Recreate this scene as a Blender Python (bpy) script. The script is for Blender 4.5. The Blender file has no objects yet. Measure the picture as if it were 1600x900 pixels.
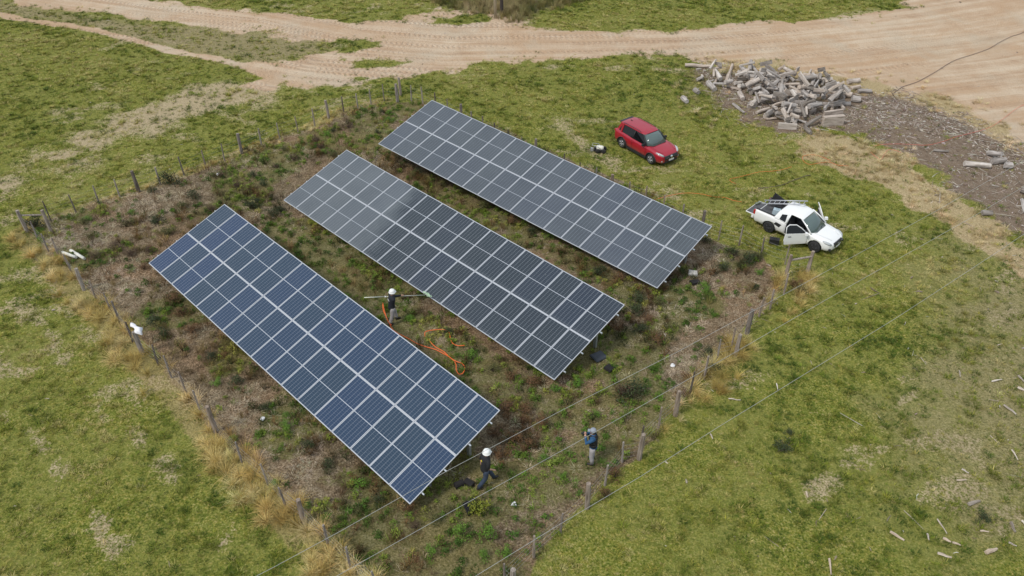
import bpy, bmesh, math, random
import numpy as np
from mathutils import Vector, Matrix, Euler

C = bpy.context.scene.collection
scene = bpy.context.scene
R = math.radians
rng = np.random.default_rng(7)
random.seed(7)

# ------------------------------------------------------------------ camera
F_PX, PITCH, ROLL, CAM_H = 1253.4, 0.6644, -0.00978, 23.4
_c, _s = math.cos(PITCH), math.sin(PITCH)
_cr, _sr = math.cos(ROLL), math.sin(ROLL)
RC = np.array([[_cr, -_sr, 0], [_sr, _cr, 0], [0, 0, 1]]) @ np.array([[1, 0, 0], [0, -_s, -_c], [0, _c, -_s]])
cam_data = bpy.data.cameras.new('camera')
cam = bpy.data.objects.new('camera', cam_data)
C.objects.link(cam)
scene.camera = cam
cam_data.sensor_width = 36.0
cam_data.lens = 36.0 * F_PX / 1600.0
cam_data.clip_end = 6000
M = Matrix.Identity(4)
for r in range(3):
    M[r][0] = RC[0][r]; M[r][1] = -RC[1][r]; M[r][2] = -RC[2][r]
M[2][3] = CAM_H
cam.matrix_world = M

# ------------------------------------------------------------------ daylight
SUN_EL, SUN_AZ = R(52), R(215)        # azimuth the light comes FROM, measured from +X counter-clockwise
world = bpy.data.worlds.new('World'); scene.world = world
world.use_nodes = True
nt = world.node_tree; nt.nodes.clear()
out = nt.nodes.new('ShaderNodeOutputWorld'); bg = nt.nodes.new('ShaderNodeBackground')
sky = nt.nodes.new('ShaderNodeTexSky'); sky.sky_type = 'NISHITA'; sky.sun_disc = False
sky.sun_elevation = SUN_EL; sky.sun_rotation = R(90) - SUN_AZ
sky.air_density = 1.0; sky.dust_density = 2.5; sky.altitude = 50
# broken cloud cover over the blue sky
tc = nt.nodes.new('ShaderNodeTexCoord')
mp = nt.nodes.new('ShaderNodeMapping'); mp.inputs['Scale'].default_value = (1.4, 1.4, 3.2)
nz = nt.nodes.new('ShaderNodeTexNoise'); nz.inputs['Scale'].default_value = 2.2; nz.inputs['Detail'].default_value = 6
rp = nt.nodes.new('ShaderNodeValToRGB'); rp.color_ramp.elements[0].position = 0.30; rp.color_ramp.elements[1].position = 0.62
rp.color_ramp.elements[0].color = (0.55, 0.55, 0.55, 1); rp.color_ramp.elements[1].color = (1, 1, 1, 1)
cl = nt.nodes.new('ShaderNodeRGB'); cl.outputs[0].default_value = (6.0, 6.65, 7.3, 1)
mx = nt.nodes.new('ShaderNodeMix'); mx.data_type = 'RGBA'
nt.links.new(tc.outputs['Generated'], mp.inputs[0]); nt.links.new(mp.outputs[0], nz.inputs[0])
nt.links.new(nz.outputs[0], rp.inputs[0]); nt.links.new(rp.outputs[0], mx.inputs[0])
nt.links.new(sky.outputs[0], mx.inputs[6]); nt.links.new(cl.outputs[0], mx.inputs[7])
nt.links.new(mx.outputs[2], bg.inputs[0]); bg.inputs[1].default_value = 0.078
nt.links.new(bg.outputs[0], out.inputs[0])
sd = bpy.data.lights.new('sun', 'SUN'); sun = bpy.data.objects.new('sun', sd); C.objects.link(sun)
sd.energy = 1.5; sd.angle = R(10); sd.color = (1.0, 0.95, 0.88)
sun.location = (0, 0, 60)
sdir = Vector((math.cos(SUN_AZ) * math.cos(SUN_EL), math.sin(SUN_AZ) * math.cos(SUN_EL), math.sin(SUN_EL)))
sun.rotation_euler = sdir.to_track_quat('Z', 'Y').to_euler()
scene.view_settings.view_transform = 'Standard'; scene.view_settings.look = 'None'
scene.view_settings.exposure = 0.66; scene.view_settings.gamma = 1.0
scene.render.engine = 'CYCLES'

# ------------------------------------------------------------------ helpers
def at(px, py, z=0.0):
    d = RC.T @ np.array([(px - 800) / F_PX, (py - 450) / F_PX, 1.0])
    t = (z - CAM_H) / d[2]
    return Vector((d[0] * t, d[1] * t, z))
def atl(l, z=0.0): return [at(x, y, z) for x, y in l]

def tag(o, label=None, cat=None, group=None, kind=None):
    if label: o['label'] = label
    if cat: o['category'] = cat
    if group: o['group'] = group
    if kind: o['kind'] = kind
    return o
def thing(name, label, cat, loc=(0, 0, 0), rz=0, group=None):
    o = bpy.data.objects.new(name, None); C.objects.link(o)
    o.empty_display_size = 0.2
    o.location = loc; o.rotation_euler = (0, 0, rz)
    return tag(o, label, cat, group)
def link(name, me, parent=None, loc=None, rot=None):
    o = bpy.data.objects.new(name, me); C.objects.link(o)
    if parent: o.parent = parent
    if loc is not None: o.location = loc
    if rot is not None: o.rotation_euler = rot
    return o
def copy_tree(o, parent=None):
    c = o.copy(); C.objects.link(c)
    if parent: c.parent = parent
    for ch in list(o.children): copy_tree(ch, c)
    return c

class MB:
    """collects primitives into one mesh"""
    def __init__(s): s.v = []; s.f = []; s.m = []; s.sm = []
    def add(s, vs, fs, mi=0, smooth=False):
        b = len(s.v); s.v += [tuple(v) for v in vs]
        for f in fs: s.f.append(tuple(i + b for i in f)); s.m.append(mi); s.sm.append(smooth)
    def box(s, c, d, rot=None, mi=0, taper=1.0):
        c = Vector(c); h = Vector(d) / 2
        vs = []
        for z in (-1, 1):
            k = 1.0 if z < 0 else taper
            for x, y in ((-1, -1), (1, -1), (1, 1), (-1, 1)):
                v = Vector((x * h.x * k, y * h.y * k, z * h.z))
                if rot is not None: v = rot @ v
                vs.append(c + v)
        s.add(vs, [(0, 3, 2, 1), (4, 5, 6, 7), (0, 1, 5, 4), (1, 2, 6, 5), (2, 3, 7, 6), (3, 0, 4, 7)], mi)
    def tube(s, pts, rad, n=8, mi=0, cap=True, smooth=True, jit=0):
        pts = [Vector(p) for p in pts]
        if not hasattr(rad, '__len__'): rad = [rad] * len(pts)
        rings = []; prev = None
        vs = []
        for i, p in enumerate(pts):
            d = (pts[min(i + 1, len(pts) - 1)] - pts[max(i - 1, 0)])
            if d.length < 1e-9: d = Vector((0, 0, 1))
            d.normalize()
            if prev is None:
                a = d.orthogonal().normalized()
            else:
                a = (prev - d * prev.dot(d))
                a = a.normalized() if a.length > 1e-6 else d.orthogonal().normalized()
            prev = a; b = d.cross(a)
            for k in range(n):
                t = 2 * math.pi * k / n
                rr = rad[i] * (1 + (random.uniform(-jit, jit) if jit else 0))
                vs.append(p + (a * math.cos(t) + b * math.sin(t)) * rr)
        fs = []
        for i in range(len(pts) - 1):
            for k in range(n):
                k2 = (k + 1) % n
                fs.append((i * n + k, i * n + k2, (i + 1) * n + k2, (i + 1) * n + k))
        s.add(vs, fs, mi, smooth)
        if cap:
            b = len(s.v) - len(vs)
            s.f.append(tuple(b + k for k in reversed(range(n)))); s.m.append(mi); s.sm.append(False)
            s.f.append(tuple(b + (len(pts) - 1) * n + k for k in range(n))); s.m.append(mi); s.sm.append(False)
    def prism(s, poly, y0, y1, mi=0, axis='y'):
        """polygon in (x,z), extruded along y (or poly in (x,y) extruded along z)"""
        n = len(poly)
        if axis == 'y':
            vs = [(x, y0, z) for x, z in poly] + [(x, y1, z) for x, z in poly]
        else:
            vs = [(x, y, y0) for x, y in poly] + [(x, y, y1) for x, y in poly]
        s.add(vs, [tuple(range(n)), tuple(range(2 * n - 1, n - 1, -1))] + [(i, i + n, (i + 1) % n + n, (i + 1) % n) for i in range(n)], mi)
    def lathe(s, prof, n=20, mi=0, center=(0, 0, 0), rot=None):
        """prof: list (r,h) turned about local Z"""
        c = Vector(center); vs = []
        for r_, h in prof:
            for k in range(n):
                t = 2 * math.pi * k / n
                v = Vector((r_ * math.cos(t), r_ * math.sin(t), h))
                if rot is not None: v = rot @ v
                vs.append(c + v)
        fs = []
        for i in range(len(prof) - 1):
            for k in range(n):
                k2 = (k + 1) % n
                fs.append((i * n + k, i * n + k2, (i + 1) * n + k2, (i + 1) * n + k))
        s.add(vs, fs, mi, True)
        b = len(s.v) - len(vs)
        s.f.append(tuple(b + k for k in reversed(range(n)))); s.m.append(mi); s.sm.append(False)
        s.f.append(tuple(b + (len(prof) - 1) * n + k for k in range(n))); s.m.append(mi); s.sm.append(False)
    def mesh(s, name, mats, fix=True):
        me = bpy.data.meshes.new(name)
        me.from_pydata(s.v, [], s.f)
        for m_ in (mats if isinstance(mats, (list, tuple)) else [mats]): me.materials.append(m_)
        me.polygons.foreach_set('material_index', s.m)
        me.polygons.foreach_set('use_smooth', s.sm)
        if fix:
            bm = bmesh.new(); bm.from_mesh(me); bmesh.ops.recalc_face_normals(bm, faces=bm.faces); bm.to_mesh(me); bm.free()
        me.update()
        return me
    def obj(s, name, mats, parent=None, loc=None, rot=None):
        return link(name, s.mesh(name, mats), parent, loc, rot)

# ---- value noise in numpy (plan view variation of the vegetation)
_tab = rng.random((256, 256))
def vnoise(x, y, sc, seed=0):
    x = x * sc + 37.3 * (seed + 1); y = y * sc + 91.7 * (seed + 1)
    xi = np.floor(x).astype(int); yi = np.floor(y).astype(int)
    fx = x - xi; fy = y - yi; fx = fx * fx * (3 - 2 * fx); fy = fy * fy * (3 - 2 * fy)
    g = lambda a, b: _tab[a % 256, b % 256]
    return (g(xi, yi) * (1 - fx) + g(xi + 1, yi) * fx) * (1 - fy) + (g(xi, yi + 1) * (1 - fx) + g(xi + 1, yi + 1) * fx) * fy
def fbm(x, y, sc, seed=0, o=3):
    t = 0; a = 0.5; w = 0
    for i in range(o):
        t = t + a * vnoise(x, y, sc * 2 ** i, seed + i * 5); w += a; a *= .5
    return t / w
def sstep(a, b, x):
    t = np.clip((x - a) / (b - a), 0, 1); return t * t * (3 - 2 * t)

# ------------------------------------------------------------------ materials
def newmat(name):
    m = bpy.data.materials.new(name); m.use_nodes = True
    n = m.node_tree.nodes; b = n['Principled BSDF']
    return m, m.node_tree, b
def N(nt, t, **kw):
    n = nt.nodes.new('ShaderNode' + t)
    for k, v in kw.items(): setattr(n, k, v)
    return n
def mixc(nt, fac, a, b, blend='MIX'):
    n = N(nt, 'Mix', data_type='RGBA', blend_type=blend)
    for i, v in ((0, fac), (6, a), (7, b)):
        if isinstance(v, (int, float)): n.inputs[i].default_value = v
        elif isinstance(v, tuple): n.inputs[i].default_value = (*v, 1)[:4]
        else: nt.links.new(v, n.inputs[i])
    return n.outputs[2]
def math_(nt, op, a, b=None, c=None, clamp=False):
    n = N(nt, 'Math', operation=op); n.use_clamp = clamp
    for i, v in enumerate((a, b, c)):
        if v is None: continue
        if isinstance(v, (int, float)): n.inputs[i].default_value = v
        else: nt.links.new(v, n.inputs[i])
    return n.outputs[0]
def noise_(nt, vec, sc, det=3, rough=.55, dist=0):
    n = N(nt, 'TexNoise'); n.inputs['Scale'].default_value = sc; n.inputs['Detail'].default_value = det
    n.inputs['Roughness'].default_value = rough; n.inputs['Distortion'].default_value = dist
    if vec is not None: nt.links.new(vec, n.inputs['Vector'])
    return n.outputs[0]
def ramp_(nt, fac, stops):
    n = N(nt, 'ValToRGB'); e = n.color_ramp.elements
    while len(e) < len(stops): e.new(0.5)
    for i, (p, c) in enumerate(stops):
        e[i].position = p; e[i].color = (*c, 1) if isinstance(c, tuple) else (c, c, c, 1)
    nt.links.new(fac, n.inputs[0]); return n.outputs[0]
def bump_(nt, b, h, strength=.3, dist=.02):
    n = N(nt, 'Bump'); n.inputs['Strength'].default_value = strength; n.inputs['Distance'].default_value = dist
    nt.links.new(h, n.inputs['Height']); nt.links.new(n.outputs[0], b.inputs['Normal'])

def simple(name, col, rough=.6, metal=0, var=0.12, scale=6, coat=0, bump=0):
    m, nt, b = newmat(name)
    tcn = N(nt, 'TexCoord').outputs['Object']
    nz_ = noise_(nt, tcn, scale, 4)
    f = ramp_(nt, nz_, [(0.3, 1 - var), (0.7, 1 + var)])
    c = mixc(nt, 1.0, tuple(col), f, 'MULTIPLY')
    nt.links.new(c, b.inputs['Base Color'])
    b.inputs['Roughness'].default_value = rough; b.inputs['Metallic'].default_value = metal
    if coat: b.inputs['Coat Weight'].default_value = coat; b.inputs['Coat Roughness'].default_value = .04
    if bump: bump_(nt, b, nz_, bump, .01)
    return m

def wood_mat(name, c1, c2, c3, per_obj=True):
    m, nt, b = newmat(name)
    tco = N(nt, 'TexCoord').outputs['Object']
    mp = N(nt, 'Mapping'); mp.inputs['Scale'].default_value = (14, 14, 1.6); nt.links.new(tco, mp.inputs[0])
    oi = N(nt, 'ObjectInfo')
    add = N(nt, 'VectorMath', operation='ADD'); nt.links.new(mp.outputs[0], add.inputs[0])
    cmb = N(nt, 'CombineXYZ'); r100 = math_(nt, 'MULTIPLY', oi.outputs['Random'], 50.0)
    nt.links.new(r100, cmb.inputs[0]); nt.links.new(cmb.outputs[0], add.inputs[1])
    n1 = noise_(nt, add.outputs[0], 1.0, 5, .6, .4)
    n2 = noise_(nt, tco, 3.0, 3)
    c = ramp_(nt, n1, [(.32, c2), (.5, c1), (.72, c3)])
    c = mixc(nt, math_(nt, 'MULTIPLY', n2, .5), c, c2)
    if per_obj:
        v = ramp_(nt, oi.outputs['Random'], [(0, (.42, .38, .34)), (.25, (.80, .76, .74)), (.5, (1.0, .97, .96)), (.72, (1.0, .86, .74)), (1, (1.2, 1.17, 1.14))])
        c = mixc(nt, 1.0, c, v, 'MULTIPLY')
    nt.links.new(c, b.inputs['Base Color']); b.inputs['Roughness'].default_value = .9
    bump_(nt, b, n1, .6, .02)
    return m
M_POST = wood_mat('weathered_post_wood', (.30, .27, .24), (.12, .10, .085), (.42, .39, .36))
M_LOG = wood_mat('weathered_log_wood', (.50, .475, .45), (.20, .175, .15), (.70, .68, .66))
M_CHIP = wood_mat('bleached_chip_wood', (.52, .48, .43), (.30, .25, .2), (.68, .65, .6))
M_WIRE = simple('galvanised_wire', (.42, .42, .42), .45, .7)
M_CABLE = simple('overhead_cable_aluminium', (.42, .42, .40), .5, .3)
M_STEEL = simple('galvanised_steel', (.55, .58, .60), .4, .75, .15, 9)
M_ALU = simple('anodised_aluminium_frame', (.50, .51, .54), .38, .35, .05, 3)
M_BLACKP = simple('black_plastic', (.018, .018, .02), .45, 0, .3)
M_RUBBER = simple('tyre_rubber', (.022, .022, .022), .8, 0, .3)

# ------------------------------------------------------------------ plan masks
def P(l): return np.array([[v.x, v.y] for v in atl(l)])
def poly_sd(x, y, poly):
    """signed distance, positive inside"""
    n = len(poly); d = np.full(x.shape, 1e9); ins = np.zeros(x.shape, bool)
    for i in range(n):
        a = poly[i]; b = poly[(i + 1) % n]
        ex, ey = b - a; wx = x - a[0]; wy = y - a[1]
        t = np.clip((wx * ex + wy * ey) / (ex * ex + ey * ey + 1e-12), 0, 1)
        d = np.minimum(d, np.hypot(wx - t * ex, wy - t * ey))
        c = ((a[1] > y) != (b[1] > y))
        with np.errstate(divide='ignore', invalid='ignore'):
            xx = (b[0] - a[0]) * (y - a[1]) / (b[1] - a[1] + 1e-15) + a[0]
        ins ^= c & (x < xx)
    return np.where(ins, d, -d)
def line_d(x, y, pl):
    d = np.full(x.shape, 1e9); u = np.zeros(x.shape); v = np.zeros(x.shape); L = 0
    for i in range(len(pl) - 1):
        a = pl[i]; b = pl[i + 1]; e = b - a; l = np.hypot(*e) + 1e-12
        wx = x - a[0]; wy = y - a[1]
        t = np.clip((wx * e[0] + wy * e[1]) / l ** 2, 0, 1)
        dd = np.hypot(wx - t * e[0], wy - t * e[1])
        s = (wx * e[1] - wy * e[0]) / l
        k = dd < d
        d = np.where(k, dd, d); u = np.where(k, L + t * l, u); v = np.where(k, np.sign(s) * dd, v); L += l
    return d, u, v

ROAD = P([(-900, -190), (-300, -95), (0, -32), (236, -2), (287, 7), (351, 14), (439, 25), (540, 32), (587, 35), (679, 39), (733, 36), (760, 27), (776, 25), (800, 35),
          (868, 44), (929, 50), (1070, 49), (1144, 40), (1263, 30), (1347, 24), (1398, 9), (1438, 2), (1500, -22), (1600, -55), (2100, -130),
          (2400, 60), (2100, 330), (1750, 270), (1600, 222), (1567, 203), (1499, 169), (1448, 149), (1398, 135), (1347, 126), (1276, 109), (1195, 96), (1151, 89),
          (1100, 86), (1060, 88), (969, 86), (868, 89), (783, 96), (733, 101), (665, 117), (598, 123), (530, 131), (480, 134), (439, 126), (422, 138), (382, 132), (419, 118),
          (378, 101), (429, 98), (507, 84), (527, 74), (535, 66), (439, 54), (338, 42), (236, 35), (152, 20), (67, 13), (0, -3), (-300, -55), (-900, -160)])
ISL1 = P([(528, 61), (598, 64), (600, 74), (560, 84), (528, 82)])
ISL2 = P([(535, 92), (600, 92), (645, 96), (600, 108), (545, 110)])
PATH = P([(-200, 0), (0, 23), (40, 31), (140, 45), (210, 62), (270, 80), (320, 88), (380, 103), (425, 118)])
DULL = P([(-300, -50), (0, -2), (67, 13), (236, 35), (338, 42), (500, 60), (530, 75), (430, 98), (400, 100), (320, 88), (210, 60), (140, 43), (0, 21), (-300, -10)])
BARE = P([(-200, 330), (0, 262), (60, 225), (150, 190), (240, 150), (300, 132), (430, 122), (455, 140), (440, 160), (380, 170), (300, 190), (250, 210), (200, 222), (120, 262), (50, 300), (-100, 420)])
ENC = P([(38, 352), (80, 338), (119, 329), (155, 316), (217, 299), (251, 288), (321, 262), (378, 240), (437, 216), (492, 197), (537, 175), (600, 157), (650, 156),
         (721, 177), (837, 222), (930, 262), (1007, 300), (1125, 375), (1189, 400), (1228, 433), (1201, 486), (1167, 521), (1100, 592), (1055, 648), (998, 717), (945, 758),
         (917, 792), (875, 833), (834, 870), (800, 925), (680, 1015), (600, 950), (547, 886), (475, 815), (400, 735), (338, 675), (290, 612), (223, 552), (173, 486), (131, 453), (76, 393)])
DEB = P([(1070, 108), (1150, 105), (1260, 120), (1345, 136), (1400, 140), (1450, 155), (1500, 174), (1560, 203), (1600, 226), (1800, 330), (1980, 560), (1800, 520), (1680, 430), (1600, 385), (1540, 335), (1460, 285), (1420, 240),
         (1350, 216), (1290, 203), (1230, 215), (1180, 205), (1140, 185), (1135, 160), (1110, 135)])
DRY = P([(1225, 215), (1290, 204), (1340, 216), (1380, 232), (1420, 245), (1460, 285), (1540, 333), (1600, 375), (1720, 440), (1850, 560), (1640, 480), (1560, 400), (1480, 352), (1430, 322), (1380, 292), (1310, 262), (1240, 238)])
DRY2 = P([(1080, 88), (1195, 96), (1290, 112), (1400, 136), (1450, 150), (1520, 178), (1600, 222), (1560, 206), (1480, 175), (1400, 145), (1330, 134), (1200, 112), (1100, 96)])
DRY3 = P([(1040, 95), (1110, 110), (1140, 150), (1150, 190), (1100, 180), (1070, 150)])
RDULL = P([(1470, 372), (1560, 400), (1650, 440), (1900, 560), (1950, 1000), (1640, 900), (1520, 800), (1440, 700), (1430, 600), (1470, 500)])
WEARS = [P([(10, 640), (60, 690), (110, 770), (160, 830), (215, 900)]), P([(180, 640), (225, 690), (290, 745), (340, 830)]), P([(20, 470), (75, 520), (95, 560)]), P([(1180, 880), (1290, 760), (1380, 660), (1440, 580)]), P([(700, 120), (900, 100), (1060, 110)]), P([(880, 200), (1000, 290), (1100, 330), (1300, 300)])]
TALL = P([(430, -60), (640, -5), (690, 8), (740, 22), (770, 24), (800, 33), (840, 24), (900, 8), (985, -12), (1300, -90), (1100, -150), (600, -150)])
BAREFAR = P([(540, 30), (700, 15), (755, 30), (735, 38), (600, 36)])
GREENB = P([(480, 470), (560, 520), (700, 620), (790, 660), (900, 640), (985, 520), (1000, 480), (1085, 420), (1010, 440), (800, 340), (640, 260), (600, 235), (640, 300), (820, 380), (960, 460), (960, 500), (870, 600), (700, 500), (540, 390), (440, 330), (420, 350)])
LUSH = P([(790, 735), (850, 700), (930, 640), (1000, 600), (1060, 600), (1050, 650), (1000, 700), (950, 750), (900, 790), (830, 800)])
WFENCE_L = P([(43, 362), (76, 393), (131, 453), (187, 502), (223, 552), (290, 612), (338, 675), (400, 735), (475, 815), (547, 886), (680, 1015)])
WFENCE_R = P([(1245, 440), (1201, 486), (1167, 521), (1100, 592), (1055, 648), (998, 717), (917, 792), (834, 870), (680, 1015)])
WFENCE_B = P([(60, 352), (119, 331), (217, 299), (321, 260), (378, 239), (466, 207), (537, 175), (600, 158)])
WFENCE_Q = P([(640, 157), (721, 185), (837, 232), (955, 285), (1110, 372), (1189, 400), (1228, 433)])
RCENTRE = P([(-900, -170), (-300, -70), (28, -12), (236, 17), (400, 35), (540, 62), (700, 75), (900, 72), (1070, 68), (1250, 55), (1450, 35), (1600, 10), (1900, -40), (2300, -80)])

def masks(x, y):
    m = {}
    e = (fbm(x, y, .55, 3, 4) - .5)
    sd = poly_sd(x, y, ROAD)
    isl = np.maximum(poly_sd(x, y, ISL1), poly_sd(x, y, ISL2))
    m['road'] = sstep(-1.3, 1.1, sd + e * 3.4) * (1 - .8 * sstep(-.6, .6, isl + e * 2))
    d, _, _ = line_d(x, y, PATH)
    m['road'] = np.maximum(m['road'], .9 * sstep(.75, .2, d + e * .9))
    m['road'] = np.maximum(m['road'], .75 * sstep(-1, 1, poly_sd(x, y, BAREFAR) + e * 5) * sstep(.4, .6, fbm(x, y, .35, 9)))
    far = 1.0
    m['dull'] = np.maximum(sstep(-1, 1, poly_sd(x, y, DULL) + e * 2), .8 * sstep(-2.5, 3, poly_sd(x, y, RDULL) + e * 7))
    b = sstep(-3.0, 3.5, poly_sd(x, y, BARE) + e * 5)
    m['bare'] = b * (.35 + .65 * sstep(.32, .56, fbm(x, y, .45, 11, 4)))
    # worn tracks and bare spots in the near fields
    m['bare'] = np.maximum(m['bare'], .55 * sstep(.52, .68, fbm(x * .55 + y * .5, y - x * .3, .8, 21, 4)) * sstep(.42, .6, fbm(x, y, .12, 23, 2)) * (poly_sd(x, y, ENC) < 0))
    for w_ in WEARS:
        d, _, _ = line_d(x, y, w_); m['bare'] = np.maximum(m['bare'], .62 * sstep(.8, .1, d + e * 1.8) * sstep(.42, .58, fbm(x, y, .8, 27)))
    enc = poly_sd(x, y, ENC)
    m['enc'] = sstep(-.3, .4, enc + e * 1.2)
    gr = fbm(x, y, .3, 31, 3)
    m['encg'] = m['enc'] * np.clip(.65 * sstep(-1, 1, poly_sd(x, y, GREENB) + e * 3) + sstep(.44, .62, gr) + sstep(-1.5, 1.5, poly_sd(x, y, LUSH) + e * 3) * .8, 0, 1)
    m['deb'] = sstep(-.9, 1.3, poly_sd(x, y, DEB) + e * 3.6)
    dr = np.maximum(poly_sd(x, y, DRY) + e * 3, poly_sd(x, y, DRY2) + e * 2)
    dryband = .85
    m['dry'] = sstep(-.6, .6, dr); m['dry'] = np.maximum(m['dry'], dryband * sstep(2.6, 1.2, np.abs(poly_sd(x, y, DEB) + .6)) * (x > 15) * (sd > -3.2)); m['dry3'] = sstep(-1.5, 1.5, poly_sd(x, y, DRY3) + e * 4)
    dl, _, vl = line_d(x, y, WFENCE_L); dr_, _, vr = line_d(x, y, WFENCE_R); db, _, vb = line_d(x, y, WFENCE_B); dq, _, _ = line_d(x, y, WFENCE_Q)
    m['dl'] = dl; m['dr'] = dr_; m['db'] = db; m['dq'] = dq; m['encsd'] = enc
    m['tall'] = sstep(-.5, .8, poly_sd(x, y, TALL) + e * 2) * sstep(80, 77, y)
    m['chips'] = np.clip(sstep(9, 22, x) * sstep(34, 18, y) * sstep(8, 24, x + (30 - y) * .4), 0, 1)
    return m

# ------------------------------------------------------------------ ground sheet
def build_ground():
    core = np.arange(-56, 56.01, .28); ext = np.array([62, 75, 100, 150, 250, 500, 1000, 2500.])
    xs = np.concatenate([-ext[::-1], core, ext])
    ycore = np.arange(6, 84.01, .28)
    ys = np.concatenate([[-2500, -1000, -400, -150, -60, -20, -8, 0], ycore, [90, 100, 120, 160, 250, 500, 1000, 2500]])
    X, Y = np.meshgrid(xs, ys); nx, ny = len(xs), len(ys)
    x = X.ravel(); y = Y.ravel()
    m = masks(x, y)
    z = -.02 + (fbm(x, y, .8, 51, 3) - .5) * .05 * (np.abs(x) < 70) - .0 * x
    z = np.minimum(z, 0.0)
    co = np.stack([x, y, z], 1)
    idx = np.arange(nx * ny).reshape(ny, nx)
    q = np.stack([idx[:-1, :-1], idx[:-1, 1:], idx[1:, 1:], idx[1:, :-1]], -1).reshape(-1, 4)
    me = bpy.data.meshes.new('ground')
    me.vertices.add(len(co)); me.vertices.foreach_set('co', co.ravel())
    me.loops.add(q.size); me.loops.foreach_set('vertex_index', q.ravel())
    me.polygons.add(len(q)); me.polygons.foreach_set('loop_start', np.arange(0, q.size, 4)); me.polygons.foreach_set('loop_total', np.full(len(q), 4))
    me.polygons.foreach_set('use_smooth', np.ones(len(q), bool))
    me.update()
    def attr(n, cols):
        a = me.attributes.new(n, 'FLOAT_COLOR', 'POINT')
        arr = np.stack(list(cols) + [np.ones(len(x))], 1).astype(np.float32); a.data.foreach_set('color', arr.ravel())
    attr('m1', (m['road'], m['enc'], m['dry']))
    attr('m2', (m['deb'], m['bare'], m['encg']))
    gold = np.maximum(sstep(1.3, .5, m['dl']), sstep(1.0, .3, m['db'])) * (m['encsd'] < .25)
    _, u, v = line_d(x, y, RCENTRE)
    attr('m3', (m['dull'], gold, m['tall']))
    attr('ruv', (u, v, sstep(22, 36, x) * m['road']))
    g = link('ground', me); tag(g, kind='structure')

    mt, nt, b = newmat('field_ground')
    tco = N(nt, 'TexCoord').outputs['Object']
    def A(n):
        a = N(nt, 'Attribute', attribute_name=n); s = N(nt, 'SeparateColor'); nt.links.new(a.outputs['Color'], s.inputs[0]); return s.outputs
    m1 = A('m1'); m2 = A('m2'); m3 = A('m3'); ruv = A('ruv')
    nf = noise_(nt, tco, 14, 5, .65); nm = noise_(nt, tco, 2.2, 5, .6); nl = noise_(nt, tco, .25, 4, .6); nvf = noise_(nt, tco, 45, 3, .7)
    nm2 = noise_(nt, tco, 5.5, 4, .65, .3)
    # green field floor: low turf, straw and soil showing between
    g1 = ramp_(nt, nf, [(.34, (.058, .075, .010)), (.45, (.138, .162, .024)), (.56, (.225, .228, .048)), (.68, (.39, .34, .145))])
    g2 = ramp_(nt, nm2, [(.34, (.72, .80, .65)), (.48, (1, 1, 1)), (.64, (1.30, 1.12, 1.15))])
    gcol = mixc(nt, 1.0, g1, g2, 'MULTIPLY')
    gcol = mixc(nt, ramp_(nt, nl, [(.42, 0.0), (.62, .55)]), gcol, (.22, .22, .06))
    def brk(mask, n=nm, amp=.9, lo=.38, hi=.62):
        s = math_(nt, 'ADD', mask, math_(nt, 'MULTIPLY', math_(nt, 'SUBTRACT', n, .5), amp))
        return ramp_(nt, s, [(lo, 0.0), (hi, 1.0)])
    # bare, sandy spots
    bare = ramp_(nt, nf, [(.32, (.30, .225, .135)), (.52, (.46, .36, .235)), (.72, (.58, .475, .33))])
    nbr = math_(nt, 'ADD', math_(nt, 'MULTIPLY', nm2, .5), math_(nt, 'MULTIPLY', nf, .5))
    col = mixc(nt, math_(nt, 'MULTIPLY', brk(m2[1], nbr, 2.2, .42, .70), .85), gcol, bare)
    dull = ramp_(nt, nf, [(.3, (.16, .125, .06)), (.5, (.29, .23, .135)), (.7, (.42, .345, .22))])
    col = mixc(nt, math_(nt, 'MULTIPLY', m3[0], .75), col, dull)
    # enclosure: matted dead weeds
    e1 = ramp_(nt, nf, [(.32, (.065, .048, .028)), (.45, (.165, .125, .078)), (.56, (.27, .212, .14)), (.70, (.43, .355, .25))])
    e2 = mixc(nt, ramp_(nt, nm, [(.42, 0.0), (.66, .8)]), e1, mixc(nt, 1.0, e1, (.58, .50, .40), 'MULTIPLY'))
    e2 = mixc(nt, ramp_(nt, nl, [(.45, 0.0), (.6, .6)]), e2, mixc(nt, 1.0, e1, (1.12, .90, .80), 'MULTIPLY'))
    e3 = mixc(nt, math_(nt, 'MULTIPLY', brk(m2[2], nm2, 1.2), .5), e2, mixc(nt, nf, (.05, .065, .010), (.22, .23, .06)))
    col = mixc(nt, brk(m1[1], nm, .6), col, e3)
    # golden straw under the tussocks, brownish dry grass by the debris
    straw = ramp_(nt, nf, [(.3, (.22, .155, .07)), (.55, (.38, .28, .14)), (.75, (.50, .40, .22))])
    col = mixc(nt, math_(nt, 'MULTIPLY', brk(m3[1], nm2, 1.0), .55), col, straw)
    # debris ground
    deb = ramp_(nt, nvf, [(.36, (.085, .058, .038)), (.47, (.185, .135, .092)), (.56, (.28, .215, .16)), (.66, (.46, .39, .32))])
    deb = mixc(nt, ramp_(nt, nm, [(.4, 0.0), (.65, .6)]), deb, mixc(nt, 1.0, deb, (.66, .58, .52), 'MULTIPLY'))
    col = mixc(nt, brk(m2[0], nm, .8), col, deb)
    dry = ramp_(nt, nf, [(.32, (.27, .19, .10)), (.5, (.44, .33, .19)), (.70, (.60, .49, .32))])
    col = mixc(nt, math_(nt, 'MULTIPLY', brk(m1[2], nm2, 1.0), .85), col, dry)
    tallc = ramp_(nt, nf, [(.3, (.07, .065, .025)), (.6, (.17, .15, .07))])
    col = mixc(nt, m3[2], col, tallc)
    # sand road with wheel tracks running along it
    lane = N(nt, 'CombineXYZ')
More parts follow.
